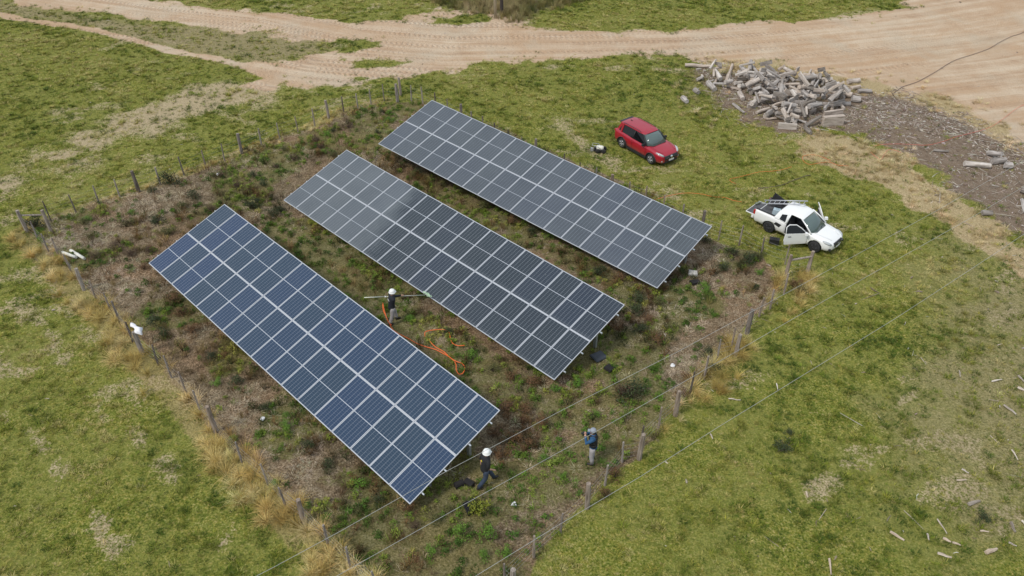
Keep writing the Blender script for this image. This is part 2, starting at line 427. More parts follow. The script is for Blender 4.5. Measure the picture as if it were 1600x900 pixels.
    nt.links.new(math_(nt, 'MULTIPLY', ruv[0], .035), lane.inputs[0]); nt.links.new(math_(nt, 'MULTIPLY', ruv[1], 1.1), lane.inputs[1])
    nlane = math_(nt, 'ADD', math_(nt, 'MULTIPLY', noise_(nt, lane.outputs[0], 1.3, 5, .65, .25), .62), math_(nt, 'MULTIPLY', noise_(nt, tco, .5, 5, .65), .38))
    sand = ramp_(nt, nlane, [(.34, (.39, .26, .165)), (.45, (.50, .365, .25)), (.55, (.57, .445, .32)), (.70, (.64, .53, .40))])
    ared = ramp_(nt, math_(nt, 'ADD', math_(nt, 'MULTIPLY', noise_(nt, tco, .13, 6, .7, 1.2), .55), math_(nt, 'MULTIPLY', noise_(nt, lane.outputs[0], .8, 4, .6), .45)), [(.47, 0.0), (.58, .8)])
    sand = mixc(nt, ared, sand, (.47, .315, .195)); sand = mixc(nt, ramp_(nt, noise_(nt, tco, .21, 4, .6, .3), [(.52, 0.0), (.68, .5)]), sand, (.50, .43, .33))
    sand = mixc(nt, 1.0, sand, ramp_(nt, nf, [(.3, (.88, .86, .84)), (.7, (1.08, 1.08, 1.08))]), 'MULTIPLY')
    # tread marks: cross bars within some lanes
    ang = math_(nt, 'ADD', math_(nt, 'MULTIPLY', ruv[0], 2 * math.pi / .42), math_(nt, 'MULTIPLY', math_(nt, 'PINGPONG', ruv[1], .32), 9.0))
    ang = math_(nt, 'ADD', ang, math_(nt, 'MULTIPLY', nm, 5.0))
    bars = math_(nt, 'SINE', ang)
    lanemask = ramp_(nt, noise_(nt, lane.outputs[0], .7, 2), [(.50, 0.0), (.58, 1.0)])
    tread = math_(nt, 'MULTIPLY', math_(nt, 'MULTIPLY', bars, lanemask), math_(nt, 'SUBTRACT', 1.0, ruv[2]))
    sand = mixc(nt, ramp_(nt, tread, [(.15, 0.0), (.8, .32)]), sand, (.36, .215, .135))
    rmask = brk(m1[0], nm2, .8, .40, .60)
    col = mixc(nt, rmask, col, sand)
    nt.links.new(col, b.inputs['Base Color']); b.inputs['Roughness'].default_value = .95
    b.inputs['Specular IOR Level'].default_value = .15
    h = math_(nt, 'ADD', nf, math_(nt, 'MULTIPLY', nm2, 1.6))
    h = math_(nt, 'ADD', h, math_(nt, 'MULTIPLY', math_(nt, 'MULTIPLY', tread, rmask), .5))
    h = math_(nt, 'ADD', h, math_(nt, 'MULTIPLY', nlane, 1.0))
    bump_(nt, b, h, .8, .09)
    me.materials.append(mt)
build_ground()

# ------------------------------------------------------------------ solar arrays
PW, PITCH_X, PL = 1.138, 1.154, 2.279
TW = 2 * PL + .014
def panel_mat(name, dust, tint, grad=None):
    m, nt, b = newmat(name)
    tco = N(nt, 'TexCoord').outputs['Object']; s = N(nt, 'SeparateXYZ'); nt.links.new(tco, s.inputs[0])
    x, y = s.outputs[0], s.outputs[1]
    cw = (PW - .060) / 6
    fx = math_(nt, 'PINGPONG', math_(nt, 'ADD', x, cw * 3), cw / 2)      # 0 at cell gap
    gx = math_(nt, 'LESS_THAN', fx, .0065)
    ay = math_(nt, 'ABSOLUTE', y)
    ch = (PL / 2 - .036 - .010) / 12
    fy = math_(nt, 'PINGPONG', math_(nt, 'SUBTRACT', ay, .010), ch / 2)
    gy = math_(nt, 'LESS_THAN', fy, .0042)
    mid = math_(nt, 'LESS_THAN', ay, .0125)
    ex = math_(nt, 'GREATER_THAN', math_(nt, 'ABSOLUTE', x), cw * 3 - .001)
    ey = math_(nt, 'GREATER_THAN', ay, PL / 2 - .036)
    line = math_(nt, 'MAXIMUM', math_(nt, 'MAXIMUM', math_(nt, 'MULTIPLY', gx, .40), math_(nt, 'MULTIPLY', gy, .17)), math_(nt, 'MAXIMUM', mid, math_(nt, 'MAXIMUM', ex, ey)))
    oi = N(nt, 'ObjectInfo')
    var = ramp_(nt, oi.outputs['Random'], [(0, (.85, .95, .80)), (.35, (.97, 1.0, .92)), (.75, (1, 1, 1.05)), (1, (.85, 1.0, 1.30))])
    cell = mixc(nt, 1.0, tint, var, 'MULTIPLY')
    cell = mixc(nt, math_(nt, 'MULTIPLY', noise_(nt, tco, 4, 3), .25), cell, (.012, .02, .05))
    base = mixc(nt, line, cell, (.44, .47, .52))
    geo = N(nt, 'NewGeometry').outputs['Position']
    dn = noise_(nt, geo, .5, 4, .6)
    dm = noise_(nt, geo, 5.5, 5, .7)
    dfac = math_(nt, 'MULTIPLY', math_(nt, 'ADD', math_(nt, 'MULTIPLY', dn, .8), .6), dust)
    if grad is not None:
        # washed part: the dust stops along an uneven edge
        c0, u, ln = grad
        dt = N(nt, 'VectorMath', operation='DOT_PRODUCT'); sb = N(nt, 'VectorMath', operation='SUBTRACT')
        nt.links.new(geo, sb.inputs[0]); sb.inputs[1].default_value = c0; nt.links.new(sb.outputs[0], dt.inputs[0]); dt.inputs[1].default_value = u
        e = math_(nt, 'ADD', dt.outputs['Value'], math_(nt, 'MULTIPLY', math_(nt, 'SUBTRACT', noise_(nt, geo, .9, 4), .5), 2.2))
        wash = ramp_(nt, math_(nt, 'ADD', math_(nt, 'MULTIPLY', e, .45), .5), [(.20, 1.0), (.80, .22)])
        dfac = math_(nt, 'MULTIPLY', dfac, wash)
    edge = ramp_(nt, math_(nt, 'ADD', y, PL / 2), [(0.0, .35), (.22, 0.0)])
    dfac = math_(nt, 'ADD', dfac, math_(nt, 'MULTIPLY', edge, dust), clamp=True)
    col = mixc(nt, dfac, base, (.21, .235, .25))
    # bird droppings / lichen specks
    sp = ramp_(nt, noise_(nt, geo, 16, 1), [(.80, 0.0), (.83, 1.0)])
    col = mixc(nt, math_(nt, 'MULTIPLY', sp, .5), col, (.55, .54, .5))
    nt.links.new(col, b.inputs['Base Color'])
    rr = math_(nt, 'ADD', math_(nt, 'MULTIPLY', dfac, .9), .10, clamp=True); nt.links.new(rr, b.inputs['Roughness'])
    b.inputs['IOR'].default_value = 1.5; b.inputs['Specular IOR Level'].default_value = .5
    bm_ = N(nt, 'Bump'); bm_.inputs['Strength'].default_value = .06; bm_.inputs['Distance'].default_value = .02
    nt.links.new(noise_(nt, geo, .8, 3), bm_.inputs['Height']); nt.links.new(bm_.outputs[0], b.inputs['Normal'])
    return m

AR = [((-8.92468, 25.60627, 1.398), -.77231 - .018, -.0105, .29212 + .01251),
      ((-3.73935, 31.51409, 1.317), -.77231 - .01198, -.00056, .29212 + .00514),
      ((.96232, 37.2609, 1.4695), -.77231 + .02998, -.02859, .29212 - .01765)]
ALAB = ['bluest solar array nearest the left fence, with two rows of panels on a steel frame',
        'middle solar array, half dusty and half washed, touched by the worker\'s brush',
        'dusty grey solar array nearest the red car and white pickup']
def build_array(i):
    (cx, cy, cz), az, sl, be = AR[i]
    root = thing('solar_array', ALAB[i], 'solar panels', (cx, cy, 0), az, 'solar arrays inside the fence')
    u = Vector((math.cos(sl), 0, math.sin(sl))); v = Vector((0, math.cos(be), math.sin(be))); nrm = u.cross(v).normalized(); v = nrm.cross(u)
    Rl = Matrix((u, v, nrm)).transposed()
    org = Vector((0, 0, cz))
    def L(a, b_, c=0): return org + u * a + v * b_ + nrm * c
    # panel mesh
    if i == 1:
        Rz = Matrix.Rotation(az, 3, 'Z'); pos = Vector((cx, cy, cz)) + (Rz @ u) * (-3.2)
        mat = panel_mat('panel_glass_half_washed', .38, (.006, .014, .024), (tuple(pos), tuple((Rz @ (u + v * .25)).normalized()), 3))
    elif i == 0: mat = panel_mat('panel_glass_clean_blue', .06, (.003, .026, .068))
    else: mat = panel_mat('panel_glass_dusty', .27, (.009, .016, .030))
    mb = MB()
    hw, hl, fw, t = PW / 2, PL / 2, .020, .035
    mb.box((0, 0, -.004), (PW - 2 * fw, PL - 2 * fw, .006), mi=0)
    for sx in (-1, 1): mb.box((sx * (hw - fw / 2), 0, -t / 2), (fw, PL, t), mi=1)
    for sy in (-1, 1): mb.box((0, sy * (hl - fw / 2), -t / 2 - .0005), (PW - 2 * fw - .002, fw, t - .002), mi=1)
    me = mb.mesh('solar_panel', [mat, M_ALU])
    for k in range(17):
        for j in (-1, 1):
            o = link('solar_panel', me, root)
            o.matrix_basis = Matrix.Translation(L((k - 8) * PITCH_X, j * (PL / 2 + .003), random.uniform(-.004, .004))) @ Rl.to_4x4() @ Matrix.Rotation(R(random.uniform(-.12, .12)), 4, 'Y')
    Lh = 17 * PITCH_X / 2
    # purlins whose ends show past the panels
    for b_ in (-1.72, -.62, .62, 1.72):
        m_ = MB(); m_.box((0, 0, 0), (2 * Lh + .22, .05, .07)); o = m_.obj('purlin', M_STEEL, root)
        o.matrix_basis = Matrix.Translation(L(0, b_, -.075)) @ Rl.to_4x4()
    # frames: two posts, sloping rafter and a brace
    for k in range(6):
        a = -Lh + .55 + k * (2 * Lh - 1.1) / 5
        m_ = MB(); m_.box((0, 0, 0), (.06, 4.0, .09)); o = m_.obj('rafter', M_STEEL, root); o.matrix_basis = Matrix.Translation(L(a, 0, -.16)) @ Rl.to_4x4()
        for b_ in (-1.0, 1.05):
            p = L(a, b_, -.2)
            m_ = MB(); m_.box((p.x, p.y, p.z / 2 - .1), (.13, .11, p.z + .2)); m_.obj('leg', M_STEEL, root)
        p0 = L(a, -1.0, -.2); p0.z *= .62; p1 = L(a, .1, -.2)
        m_ = MB(); m_.tube([p0, p1], .03, 6); m_.obj('brace', M_STEEL, root)
    return root
for i in range(3): build_array(i)

# ------------------------------------------------------------------ fences
def post_mesh(h, r, lean=0):
    m_ = MB(); n = 7
    k = [(0, 0, -.25), (lean * .3, 0, h * .35), (lean * .7, 0, h * .72), (lean, 0, h)]
    m_.tube(k, [r * 1.05, r, r * .95, r * .85], n, jit=.13, smooth=False)
    return m_
def fence(name, label, posts, end_braces=()):
    o0 = at(posts[0][0], posts[0][1]); root = thing(name, label, 'fence', o0)
    tops = []
    for px, py, th in posts:
        p = at(px, py) - o0
        h = random.uniform(1.22, 1.42) if th else random.uniform(1.05, 1.25)
        r_ = random.uniform(.085, .11) if th else random.uniform(.035, .05)
        ln = random.uniform(-.06, .06)
        m_ = post_mesh(h, r_, ln)
        ob = m_.obj('fence_post' if th else 'stake', M_POST, root, p, (0, 0, random.uniform(0, 6.28)))
        tops.append((p, h))
    for zi in (.25, .48, .71, .94):
        pts = []
        for k, (p, h) in enumerate(tops):
            pts.append(p + Vector((0, 0, zi + random.uniform(-.01, .01))))
            if k < len(tops) - 1:
                q = tops[k + 1][0]; pts.append((p + q) / 2 + Vector((0, 0, zi - .02)))
        m_ = MB(); m_.tube(pts, .0028, 4, cap=False); m_.obj('wire', M_WIRE, root)
    for a, b_, hz in end_braces:
        m_ = MB(); pa = at(*a) - o0; pb = at(*b_) - o0
        m_.tube([pa + Vector((0, 0, hz)), pb + Vector((0, 0, hz))], .05, 8, jit=.1, smooth=False); m_.obj('rail', M_POST, root)
    return root
T, t_ = 1, 0
fence('wire_fence', 'wire fence along the left edge of the enclosure, with golden tussocks outside it',
      [(43, 363, T), (59, 374, t_), (76, 393, t_), (92, 400, t_), (111, 424, t_), (131, 453, T), (150, 468, t_), (173, 486, t_), (187, 502, t_), (208, 535, t_), (223, 552, T), (247, 570, t_),
       (268, 590, t_), (290, 612, t_), (312, 640, t_), (338, 675, T), (378, 722, t_), (419, 758, t_), (447, 792, t_), (475, 815, T), (513, 852, t_), (547, 886, t_), (590, 925, t_), (625, 965, T), (655, 990, t_)],
      [((43, 363), (81, 362), 1.05)])
fence('wire_fence', 'wire fence along the back left edge of the enclosure, running up to the sand road',
      [(81, 363, T), (80, 345, t_), (119, 331, t_), (155, 318, t_), (187, 307, t_), (217, 299, T), (251, 288, t_), (288, 274, t_), (321.5, 260, t_), (351, 251, t_), (378, 239, T), (409, 229, t_), (437, 216, t_),
       (466, 207, t_), (492, 197, t_), (514, 184.5, T), (537, 175, t_), (559.5, 171, t_), (580, 165, t_), (600.5, 158, t_), (621, 158.7, T), (626, 148, T)])
fence('wire_fence', 'wire fence behind the farthest solar array, on the side of the parked cars',
      [(643, 157, t_), (661, 163, t_), (681, 171, t_), (701, 181, t_), (721, 192, T), (737.5, 201, t_), (754.7, 209, t_), (773, 218, t_), (795, 229, t_), (815, 239, t_), (837, 250, T), (859, 261, t_), (881, 269, t_), (905, 279, t_),
       (930, 290, t_), (955, 303, T), (982, 311, t_), (1007, 321, t_), (1035, 333, t_), (1065, 347, t_), (1095, 364, T), (1122.5, 375, t_), (1154.5, 383, t_), (1189, 400, t_), (1226, 413, t_), (1227, 433, T), (1261.5, 427, T)],
      [((1227, 433), (1261.5, 427), 1.0)])
fence('wire_fence', 'wire fence along the front right edge of the enclosure, under the overhead cables',
      [(1224.6, 459, t_), (1203, 483, t_), (1185.5, 495, t_), (1167, 521, T), (1142, 545, t_), (1148.7, 556, T), (1120, 564, t_), (1100, 592, t_), (1078, 613, t_), (1055.3, 648.5, T), (1028, 672, t_), (1000, 699, t_), (998, 717, T), (972, 722, t_),
       (945, 758, t_), (917, 793, T), (875.5, 833, t_), (834, 870, t_), (789, 915, t_), (800, 925, T), (740, 965, t_), (680, 1010, T)])

# overhead cables, hung between poles outside the picture
def cable(pts, z, label, rad=.0058):
    W = [at(px, py, z) for px, py in pts]
    W0 = W[0] + (W[0] - W[1]).normalized() * 14 + Vector((0, 0, .5)); W1 = W[-1] + (W[-1] - W[-2]).normalized() * 40 + Vector((0, 0, 1.0))
    m_ = MB(); m_.tube([W0] + W + [W1], rad, 6, cap=False)
    o = m_.obj('overhead_cable', M_CABLE); tag(o, label, 'cable', 'overhead cables crossing the field')
cable([(430, 885), (530, 831), (700, 735), (880, 640), (1060, 549), (1260, 441), (1462, 330)], 6.8, 'topmost of the three overhead cables, passing over the tip of the blue array')
cable([(530, 898), (720, 791), (900, 692), (1073, 594), (1300, 463), (1523, 337)], 6.8, 'middle of the three overhead cables, passing just by the photographer\'s cap')
cable([(745, 899), (870, 822), (1000, 745), (1121, 668), (1242, 594), (1400, 497), (1567, 388)], 6.8, 'lowest of the three overhead cables, out over the grass field')
# ------------------------------------------------------------------ scattered vegetation
def blades(name, n, h, spread, w, droop, seed=0, seg=2, base_r=.05, flat=0.0):
    r_ = random.Random(seed); m_ = MB()
    for i in range(n):
        a = r_.uniform(0, 2 * math.pi); br = base_r * math.sqrt(r_.random()); L_ = h * r_.uniform(.55, 1.15)
        lean = spread * r_.uniform(.2, 1.1); d = Vector((math.cos(a), math.sin(a), 0)); sd_ = Vector((-d.y, d.x, 0))
        sd_ = (sd_ + d * r_.uniform(-.6, .6)).normalized()
        p = d * br; pts = []
        for k in range(seg + 1):
            t = k / seg
            pts.append(p + d * (lean * L_ * t ** 1.5) + Vector((0, 0, L_ * (t - droop * t * t * r_.uniform(.8, 1.1)) * (1 - flat * r_.random()))))
        ww = w * r_.uniform(.7, 1.2); vs = []
        for k, q in enumerate(pts):
            s_ = ww * (1 - .85 * (k / seg) ** 1.3) / 2; vs += [q - sd_ * s_, q + sd_ * s_]
        m_.add(vs, [(2 * k, 2 * k + 1, 2 * k + 3, 2 * k + 2) for k in range(seg)])
    return m_
def leaves(name, n, rad, h, size, seed=0, stems=5, up=.3):
    r_ = random.Random(seed); m_ = MB()
    for i in range(n):
        a = r_.uniform(0, 6.283); z = r_.random() ** .7; rr = rad * math.sqrt(r_.random()) * (1 - .55 * z * z)
        c = Vector((math.cos(a) * rr, math.sin(a) * rr, h * z))
        nn = Vector((r_.gauss(0, 1), r_.gauss(0, 1), r_.gauss(up * 3, 1))).normalized(); t = nn.orthogonal().normalized()
        t = (Matrix.Rotation(r_.uniform(0, 6.28), 3, nn) @ t); b_ = nn.cross(t); s_ = size * r_.uniform(.6, 1.3)
        m_.add([c - t * s_, c + b_ * s_ * .38, c + t * s_, c - b_ * s_ * .38], [(0, 1, 2, 3)])
    for i in range(stems):
        a = r_.uniform(0, 6.283); e = Vector((math.cos(a) * rad * .6, math.sin(a) * rad * .6, h * r_.uniform(.6, 1.0)))
        m_.tube([(0, 0, 0), e * .5 + Vector((0, 0, h * .1)), e], [.012, .009, .004], 3, cap=False, mi=0)
    return m_
def foliage_mat(name, colname='col', spread=.25):
    m, nt, b = newmat(name)
    a = N(nt, 'Attribute', attribute_name=colname, attribute_type='INSTANCER')
    geo = N(nt, 'NewGeometry')
    n = noise_(nt, geo.outputs['Position'], 9, 2)
    rpi = geo.outputs['Random Per Island']
    f = ramp_(nt, math_(nt, 'ADD', math_(nt, 'MULTIPLY', rpi, .6), math_(nt, 'MULTIPLY', n, .4)), [(.15, 1 - spread * 1.6), (.5, 1.0), (.85, 1 + spread * 1.4)])
    c = mixc(nt, 1.0, a.outputs['Color'], f, 'MULTIPLY')
    nt.links.new(c, b.inputs['Base Color']); b.inputs['Roughness'].default_value = .65; b.inputs['Specular IOR Level'].default_value = .2
    return m
M_BLADE = foliage_mat('grass_blades'); M_LEAF = foliage_mat('weed_leaves')

def gn_scatter(name, mat, srcs, pts, scl, rot, cols, kind='stuff', label=None, cat=None):
    n = len(pts)
    me = bpy.data.meshes.new(name); me.vertices.add(n); me.vertices.foreach_set('co', np.asarray(pts, np.float32).ravel())
    def at_(nm, ty, arr, key):
        a = me.attributes.new(nm, ty, 'POINT'); a.data.foreach_set(key, np.asarray(arr).ravel())
    at_('scl', 'FLOAT_VECTOR', scl.astype(np.float32), 'vector'); at_('rot', 'FLOAT_VECTOR', rot.astype(np.float32), 'vector')
    at_('col', 'FLOAT_COLOR', np.concatenate([cols, np.ones((n, 1))], 1).astype(np.float32), 'color')
    at_('pick', 'INT', rng.integers(0, len(srcs), n).astype(np.int32), 'value')
    me.update()
    col = bpy.data.collections.new(name + '_kinds')
    for k, mb in enumerate(srcs):
        o = bpy.data.objects.new(name + '_kind', mb.mesh(name + '_kind', mat, fix=False)); col.objects.link(o)
    ob = link(name, me); tag(ob, label, cat, None, kind)
    ng = bpy.data.node_groups.new(name, 'GeometryNodeTree')
    ng.interface.new_socket('Geometry', in_out='INPUT', socket_type='NodeSocketGeometry')
    ng.interface.new_socket('Geometry', in_out='OUTPUT', socket_type='NodeSocketGeometry')
    gi = ng.nodes.new('NodeGroupInput'); go = ng.nodes.new('NodeGroupOutput')
    inst = ng.nodes.new('GeometryNodeInstanceOnPoints'); ci = ng.nodes.new('GeometryNodeCollectionInfo')
    ci.inputs['Collection'].default_value = col; ci.inputs['Separate Children'].default_value = True; ci.inputs['Reset Children'].default_value = True
    def na(nm, ty):
        a = ng.nodes.new('GeometryNodeInputNamedAttribute'); a.data_type = ty; a.inputs['Name'].default_value = nm; return [s for s in a.outputs if s.enabled and s.name == 'Attribute'][0]
    L_ = ng.links.new
    L_(gi.outputs[0], inst.inputs['Points']); L_(ci.outputs[0], inst.inputs['Instance']); inst.inputs['Pick Instance'].default_value = True
    L_(na('pick', 'INT'), inst.inputs['Instance Index'])
    e2r = ng.nodes.new('FunctionNodeEulerToRotation'); L_(na('rot', 'FLOAT_VECTOR'), e2r.inputs[0]); L_(e2r.outputs[0], inst.inputs['Rotation'])
    L_(na('scl', 'FLOAT_VECTOR'), inst.inputs['Scale']); L_(inst.outputs[0], go.inputs[0])
    md = ob.modifiers.new('scatter', 'NODES'); md.node_group = ng
    return ob

def sample(density, seed=0):
    """random points over the land the picture can show; density per m2"""
    g = np.random.default_rng(seed)
    n = int(140 * 70 * density)
    y = g.uniform(9, 79, n); x = g.uniform(-70, 70, n)
    k = np.abs(x) < (y * .68 + 12)
    return x[k], y[k], g
def pal(g, n, cs, noise=None, jit=.12):
    cs = np.array(cs); t = (noise if noise is not None else g.random(n)) * (len(cs) - 1)
    t = np.clip(t, 0, len(cs) - 1.001); i = t.astype(int); f = (t - i)[:, None]
    c = cs[i] * (1 - f) + cs[i + 1] * f
    return np.clip(c * (1 + g.normal(0, jit, (n, 1))) * (1 + g.normal(0, .04, (n, 3))), .004, .9)
def emit(name, mat, srcs, x, y, g, size, cols, tilt=.12, zs=None, rotz=None, **kw):
    n = len(x)
    scl = size[:, None] * np.ones((n, 3)); scl[:, 2] *= (zs if zs is not None else 1) * g.uniform(.8, 1.2, n)
    rot = np.stack([g.normal(0, tilt, n), g.normal(0, tilt, n), g.uniform(0, 6.283, n) if rotz is None else rotz], 1)
    return gn_scatter(name, mat, srcs, np.stack([x, y, np.full(n, -.012)], 1), scl, rot, cols, **kw)

# 1. green pasture
x, y, g = sample(38, 1); m = masks(x, y)
cl_ = fbm(x, y, 2.3, 61, 2); big = fbm(x, y, .22, 71, 3); mid_ = fbm(x, y, .8, 75, 2)
out_enc = 1 - m['enc']
prob = (.50 + .45 * sstep(.42, .62, cl_)) * out_enc
prob *= 1 - .72 * m['bare'] * (1 - .8 * sstep(.55, .62, fbm(x, y, 3.0, 63, 2)))
prob *= (1 - m['road']) ** 1.3 * (1 - .93 * m['deb']) * (1 - .8 * m['dry']) * (1 - .8 * m['tall']) * (1 - .5 * m['dull'])
prob *= 1 - .85 * sstep(3.2, .8, -poly_sd(x, y, DEB)) * (x > 14) * (m['road'] < .9) * (poly_sd(x, y, DRY2) > -1.6)
prob *= 1 - .75 * sstep(1.2, .5, m['dl']) * (m['encsd'] < .4)
prob *= 1 - .35 * m['chips'] * sstep(.45, .6, mid_)
k = g.random(len(x)) < prob
x, y, cl_, big, mid_ = x[k], y[k], cl_[k], big[k], mid_[k]; n = len(x)
tone = np.clip(.50 + .10 * sstep(45, 65, y) + (big - .5) * 1.5 + (mid_ - .5) * .6 + g.normal(0, .30, n), 0, 1)  # far grass lightened: paler look at a low view angle put into colour
cols = pal(g, n, [(.042, .078, .008), (.098, .142, .013), (.182, .208, .024), (.280, .262, .048), (.43, .37, .145)], tone)
size = g.uniform(.55, 1.15, n) * (.75 + .6 * sstep(.48, .66, cl_)) * (1 + .15 * sstep(35, 60, y))
src = [blades('b', 24, .105, 1.1, .013, .35, s, 2, .10) for s in range(4)]
emit('grass', M_BLADE, src, x, y, g, size, cols); print('grass', n)

# 2. plants in the enclosure: green weeds and matted brown weeds
x, y, g = sample(11, 2); m = masks(x, y)
cl_ = fbm(x, y, 1.6, 81, 2)
prob = m['enc'] * (.14 + 1.0 * m['encg']) * (.3 + sstep(.42, .6, cl_))
k = g.random(len(x)) < prob * 1.15
x2, y2 = x[k], y[k]; n = len(x2)
tone = np.clip(fbm(x2, y2, .6, 83, 2) * 1.6 - .3 + g.normal(0, .18, n), 0, 1)
lush = sstep(-1.5, 1.5, poly_sd(x2, y2, LUSH))
cols = pal(g, n, [(.045, .085, .012), (.085, .150, .018), (.17, .22, .03), (.28, .27, .06)], tone)
cols = cols * (1 - lush[:, None] * .6) + np.array([.10, .19, .025]) * lush[:, None] * .6
src = [leaves('l', 60, .16, .16, .035, s, 3) for s in range(3)] + [blades('b', 26, .17, .9, .014, .3, s, 2, .1) for s in range(2)]
emit('weeds', M_LEAF, src, x2, y2, g, g.uniform(.7, 1.5, n), cols, label='low green weeds growing through the dead mat in the enclosure', cat='weeds')
x, y, g = sample(20, 3); m = masks(x, y)
k = g.random(len(x)) < m['enc'] * (.25 + .8 * sstep(.4, .6, fbm(x, y, .9, 91, 2))) * (1 - .6 * m['encg'])
x, y = x[k], y[k]; n = len(x)
tone = np.clip((fbm(x, y, .35, 95, 3) - .5) * 3 + .5 + g.normal(0, .22, n), 0, 1)
cols = pal(g, n, [(.10, .070, .035), (.19, .135, .07), (.29, .22, .13), (.40, .32, .205), (.50, .42, .30)], tone)
src = [blades('b', 24, .15, 1.5, .011, .55, s, 2, .14, .4) for s in range(4)]
emit('dead_grass', M_BLADE, src, x, y, g, g.uniform(.6, 1.3, n), cols, tilt=.2, label='matted dead grass covering the enclosure floor', cat='grass')

# 3. tussocks of golden grass along the fences
x, y, g = sample(16, 4); m = masks(x, y)
outside = m['encsd'] < .35
cl_ = fbm(x, y, .85, 101, 2)
pl_ = sstep(1.05, .6, np.abs(m['dl'] - .2) + (fbm(x, y, .7, 103) - .5) * 1.2) * outside * sstep(.36, .56, cl_) * .42
pr_ = sstep(1.1, .4, m['dr']) * outside * sstep(.40, .50, cl_) * sstep(20, 26, y) * .85
pb_ = sstep(.9, .3, m['db']) * sstep(.40, .55, cl_) * .4 * sstep(54, 46, y)
k = g.random(len(x)) < np.clip(pl_ + pr_ + pb_, 0, 1) * 1.25
x, y = x[k], y[k]; n = len(x); ml = masks(x, y)
cols = pal(g, n, [(.26, .18, .04), (.42, .30, .09), (.55, .42, .15), (.66, .54, .26)], None, .12)
src = [blades('b', 90, .66, .95, .010, .50, s, 4, .14) for s in range(4)]
nr = ml['dr'] < np.minimum(ml['dl'], ml['db'])
rz = np.where(nr, R(-25), R(215)) + g.normal(0, .6, n)
sz = g.uniform(.6, 1.15, n) * np.where(ml['db'] < 1.0, .5, 1)
scl = sz[:, None] * np.ones((n, 3)); rot = np.stack([g.normal(0, .1, n), np.abs(g.normal(.38, .15, n)), rz], 1)
gn_scatter('tussock_grass', M_BLADE, src, np.stack([x, y, np.full(n, -.01)], 1), scl, rot, cols, label='golden dry tussock grass leaning along the fences', cat='grass')
# 4. ginger dry grass at the debris and wood pile, small
x, y, g = sample(22, 5); m = masks(x, y)
cl_ = fbm(x, y, 1.1, 111, 2)
k = g.random(len(x)) < np.maximum(m['dry'] * (.05 + sstep(.46, .56, cl_)), m['dry3'] * .35) * .6 * (1 - .7 * m['road'])
x, y = x[k], y[k]; n = len(x)
cols = pal(g, n, [(.22, .19, .07), (.42, .31, .15), (.56, .43, .23), (.68, .56, .35)], None, .1)
gr_ = (poly_sd(x, y, DRY3) > 0)[:, None]; cols = np.where(gr_, cols * .45 + np.array([.12, .13, .03]) * .6, cols)
src = [blades('b', 46, .24, 1.0, .012, .42, s, 3, .14) for s in range(3)]
emit('dry_grass', M_BLADE, src, x, y, g, g.uniform(.6, 1.25, n), cols, label='ginger dry grass around the wood pile and debris', cat='grass')
# 5. tall weeds beyond the road
x, y, g = sample(9, 6); m = masks(x, y)
k = g.random(len(x)) < m['tall'] * .8
x, y = x[k], y[k]; n = len(x)
cols = pal(g, n, [(.06, .07, .02), (.13, .13, .035), (.24, .20, .08), (.36, .29, .15), (.2, .14, .09)], fbm(x, y, .5, 115) * 1.3 - .15, .15)
src = [blades('b', 50, .8, .5, .014, .25, s, 3, .16) for s in range(3)]
emit('tall_weeds', M_BLADE, src, x, y, g, g.uniform(.6, 1.1, n), cols, label='tall rank weeds growing beyond the sand road', cat='weeds')
# 6. scattered scrub tufts: dull strip, road edge, pasture, chips field
x, y, g = sample(3.2, 8); m = masks(x, y)
cl_ = fbm(x, y, .7, 121, 2)
k = g.random(len(x)) < np.clip(m['dull'] * .55 * sstep(.45, .6, cl_) + .5 * m['chips'] * sstep(.55, .63, cl_) * (1 - m['enc']) + (1 - m['enc']) * (1 - m['road']) * (1 - m['deb']) * (1 - m['dry']) * (.04 + .62 * sstep(.47, .58, fbm(x, y, .16, 161, 2)) * sstep(.46, .52, cl_) * (1 - .5 * sstep(45, 55, y))) + .02 * m['deb'], 0, 1) * (1 - m['road'] * .8)
x, y = x[k], y[k]; n = len(x)
cols = pal(g, n, [(.050, .078, .007), (.085, .112, .010), (.13, .145, .016), (.24, .21, .05)], None, .15)
src = [blades('b', 56, .24, .9, .013, .4, s, 3, .15) for s in range(3)]
emit('scrub_tufts', M_BLADE, src, x, y, g, g.uniform(.45, 1.0, n), cols, label='coarser darker tufts standing out of the pasture', cat='grass')
# 7. dead stalks in the enclosure
x, y, g = sample(2.4, 9); m = masks(x, y)
k = g.random(len(x)) < m['enc'] * sstep(30, 42, y) * sstep(.40, .6, fbm(x, y, .3, 131, 2)) + m['enc'] * .7 * (x < -3) * sstep(.45, .6, fbm(x, y, .5, 132))
x, y = x[k], y[k]; n = len(x)
cols = pal(g, n, [(.05, .032, .018), (.12, .075, .04), (.22, .15, .085)], None, .15)
src = [blades('b', 9, .85, .3, .016, .05, s, 3, .12) for s in range(3)]
emit('dead_stalks', M_BLADE, src, x, y, g, g.uniform(.5, 1.15, n), cols, label='thin brown dead weed stalks standing in the enclosure', cat='weeds')
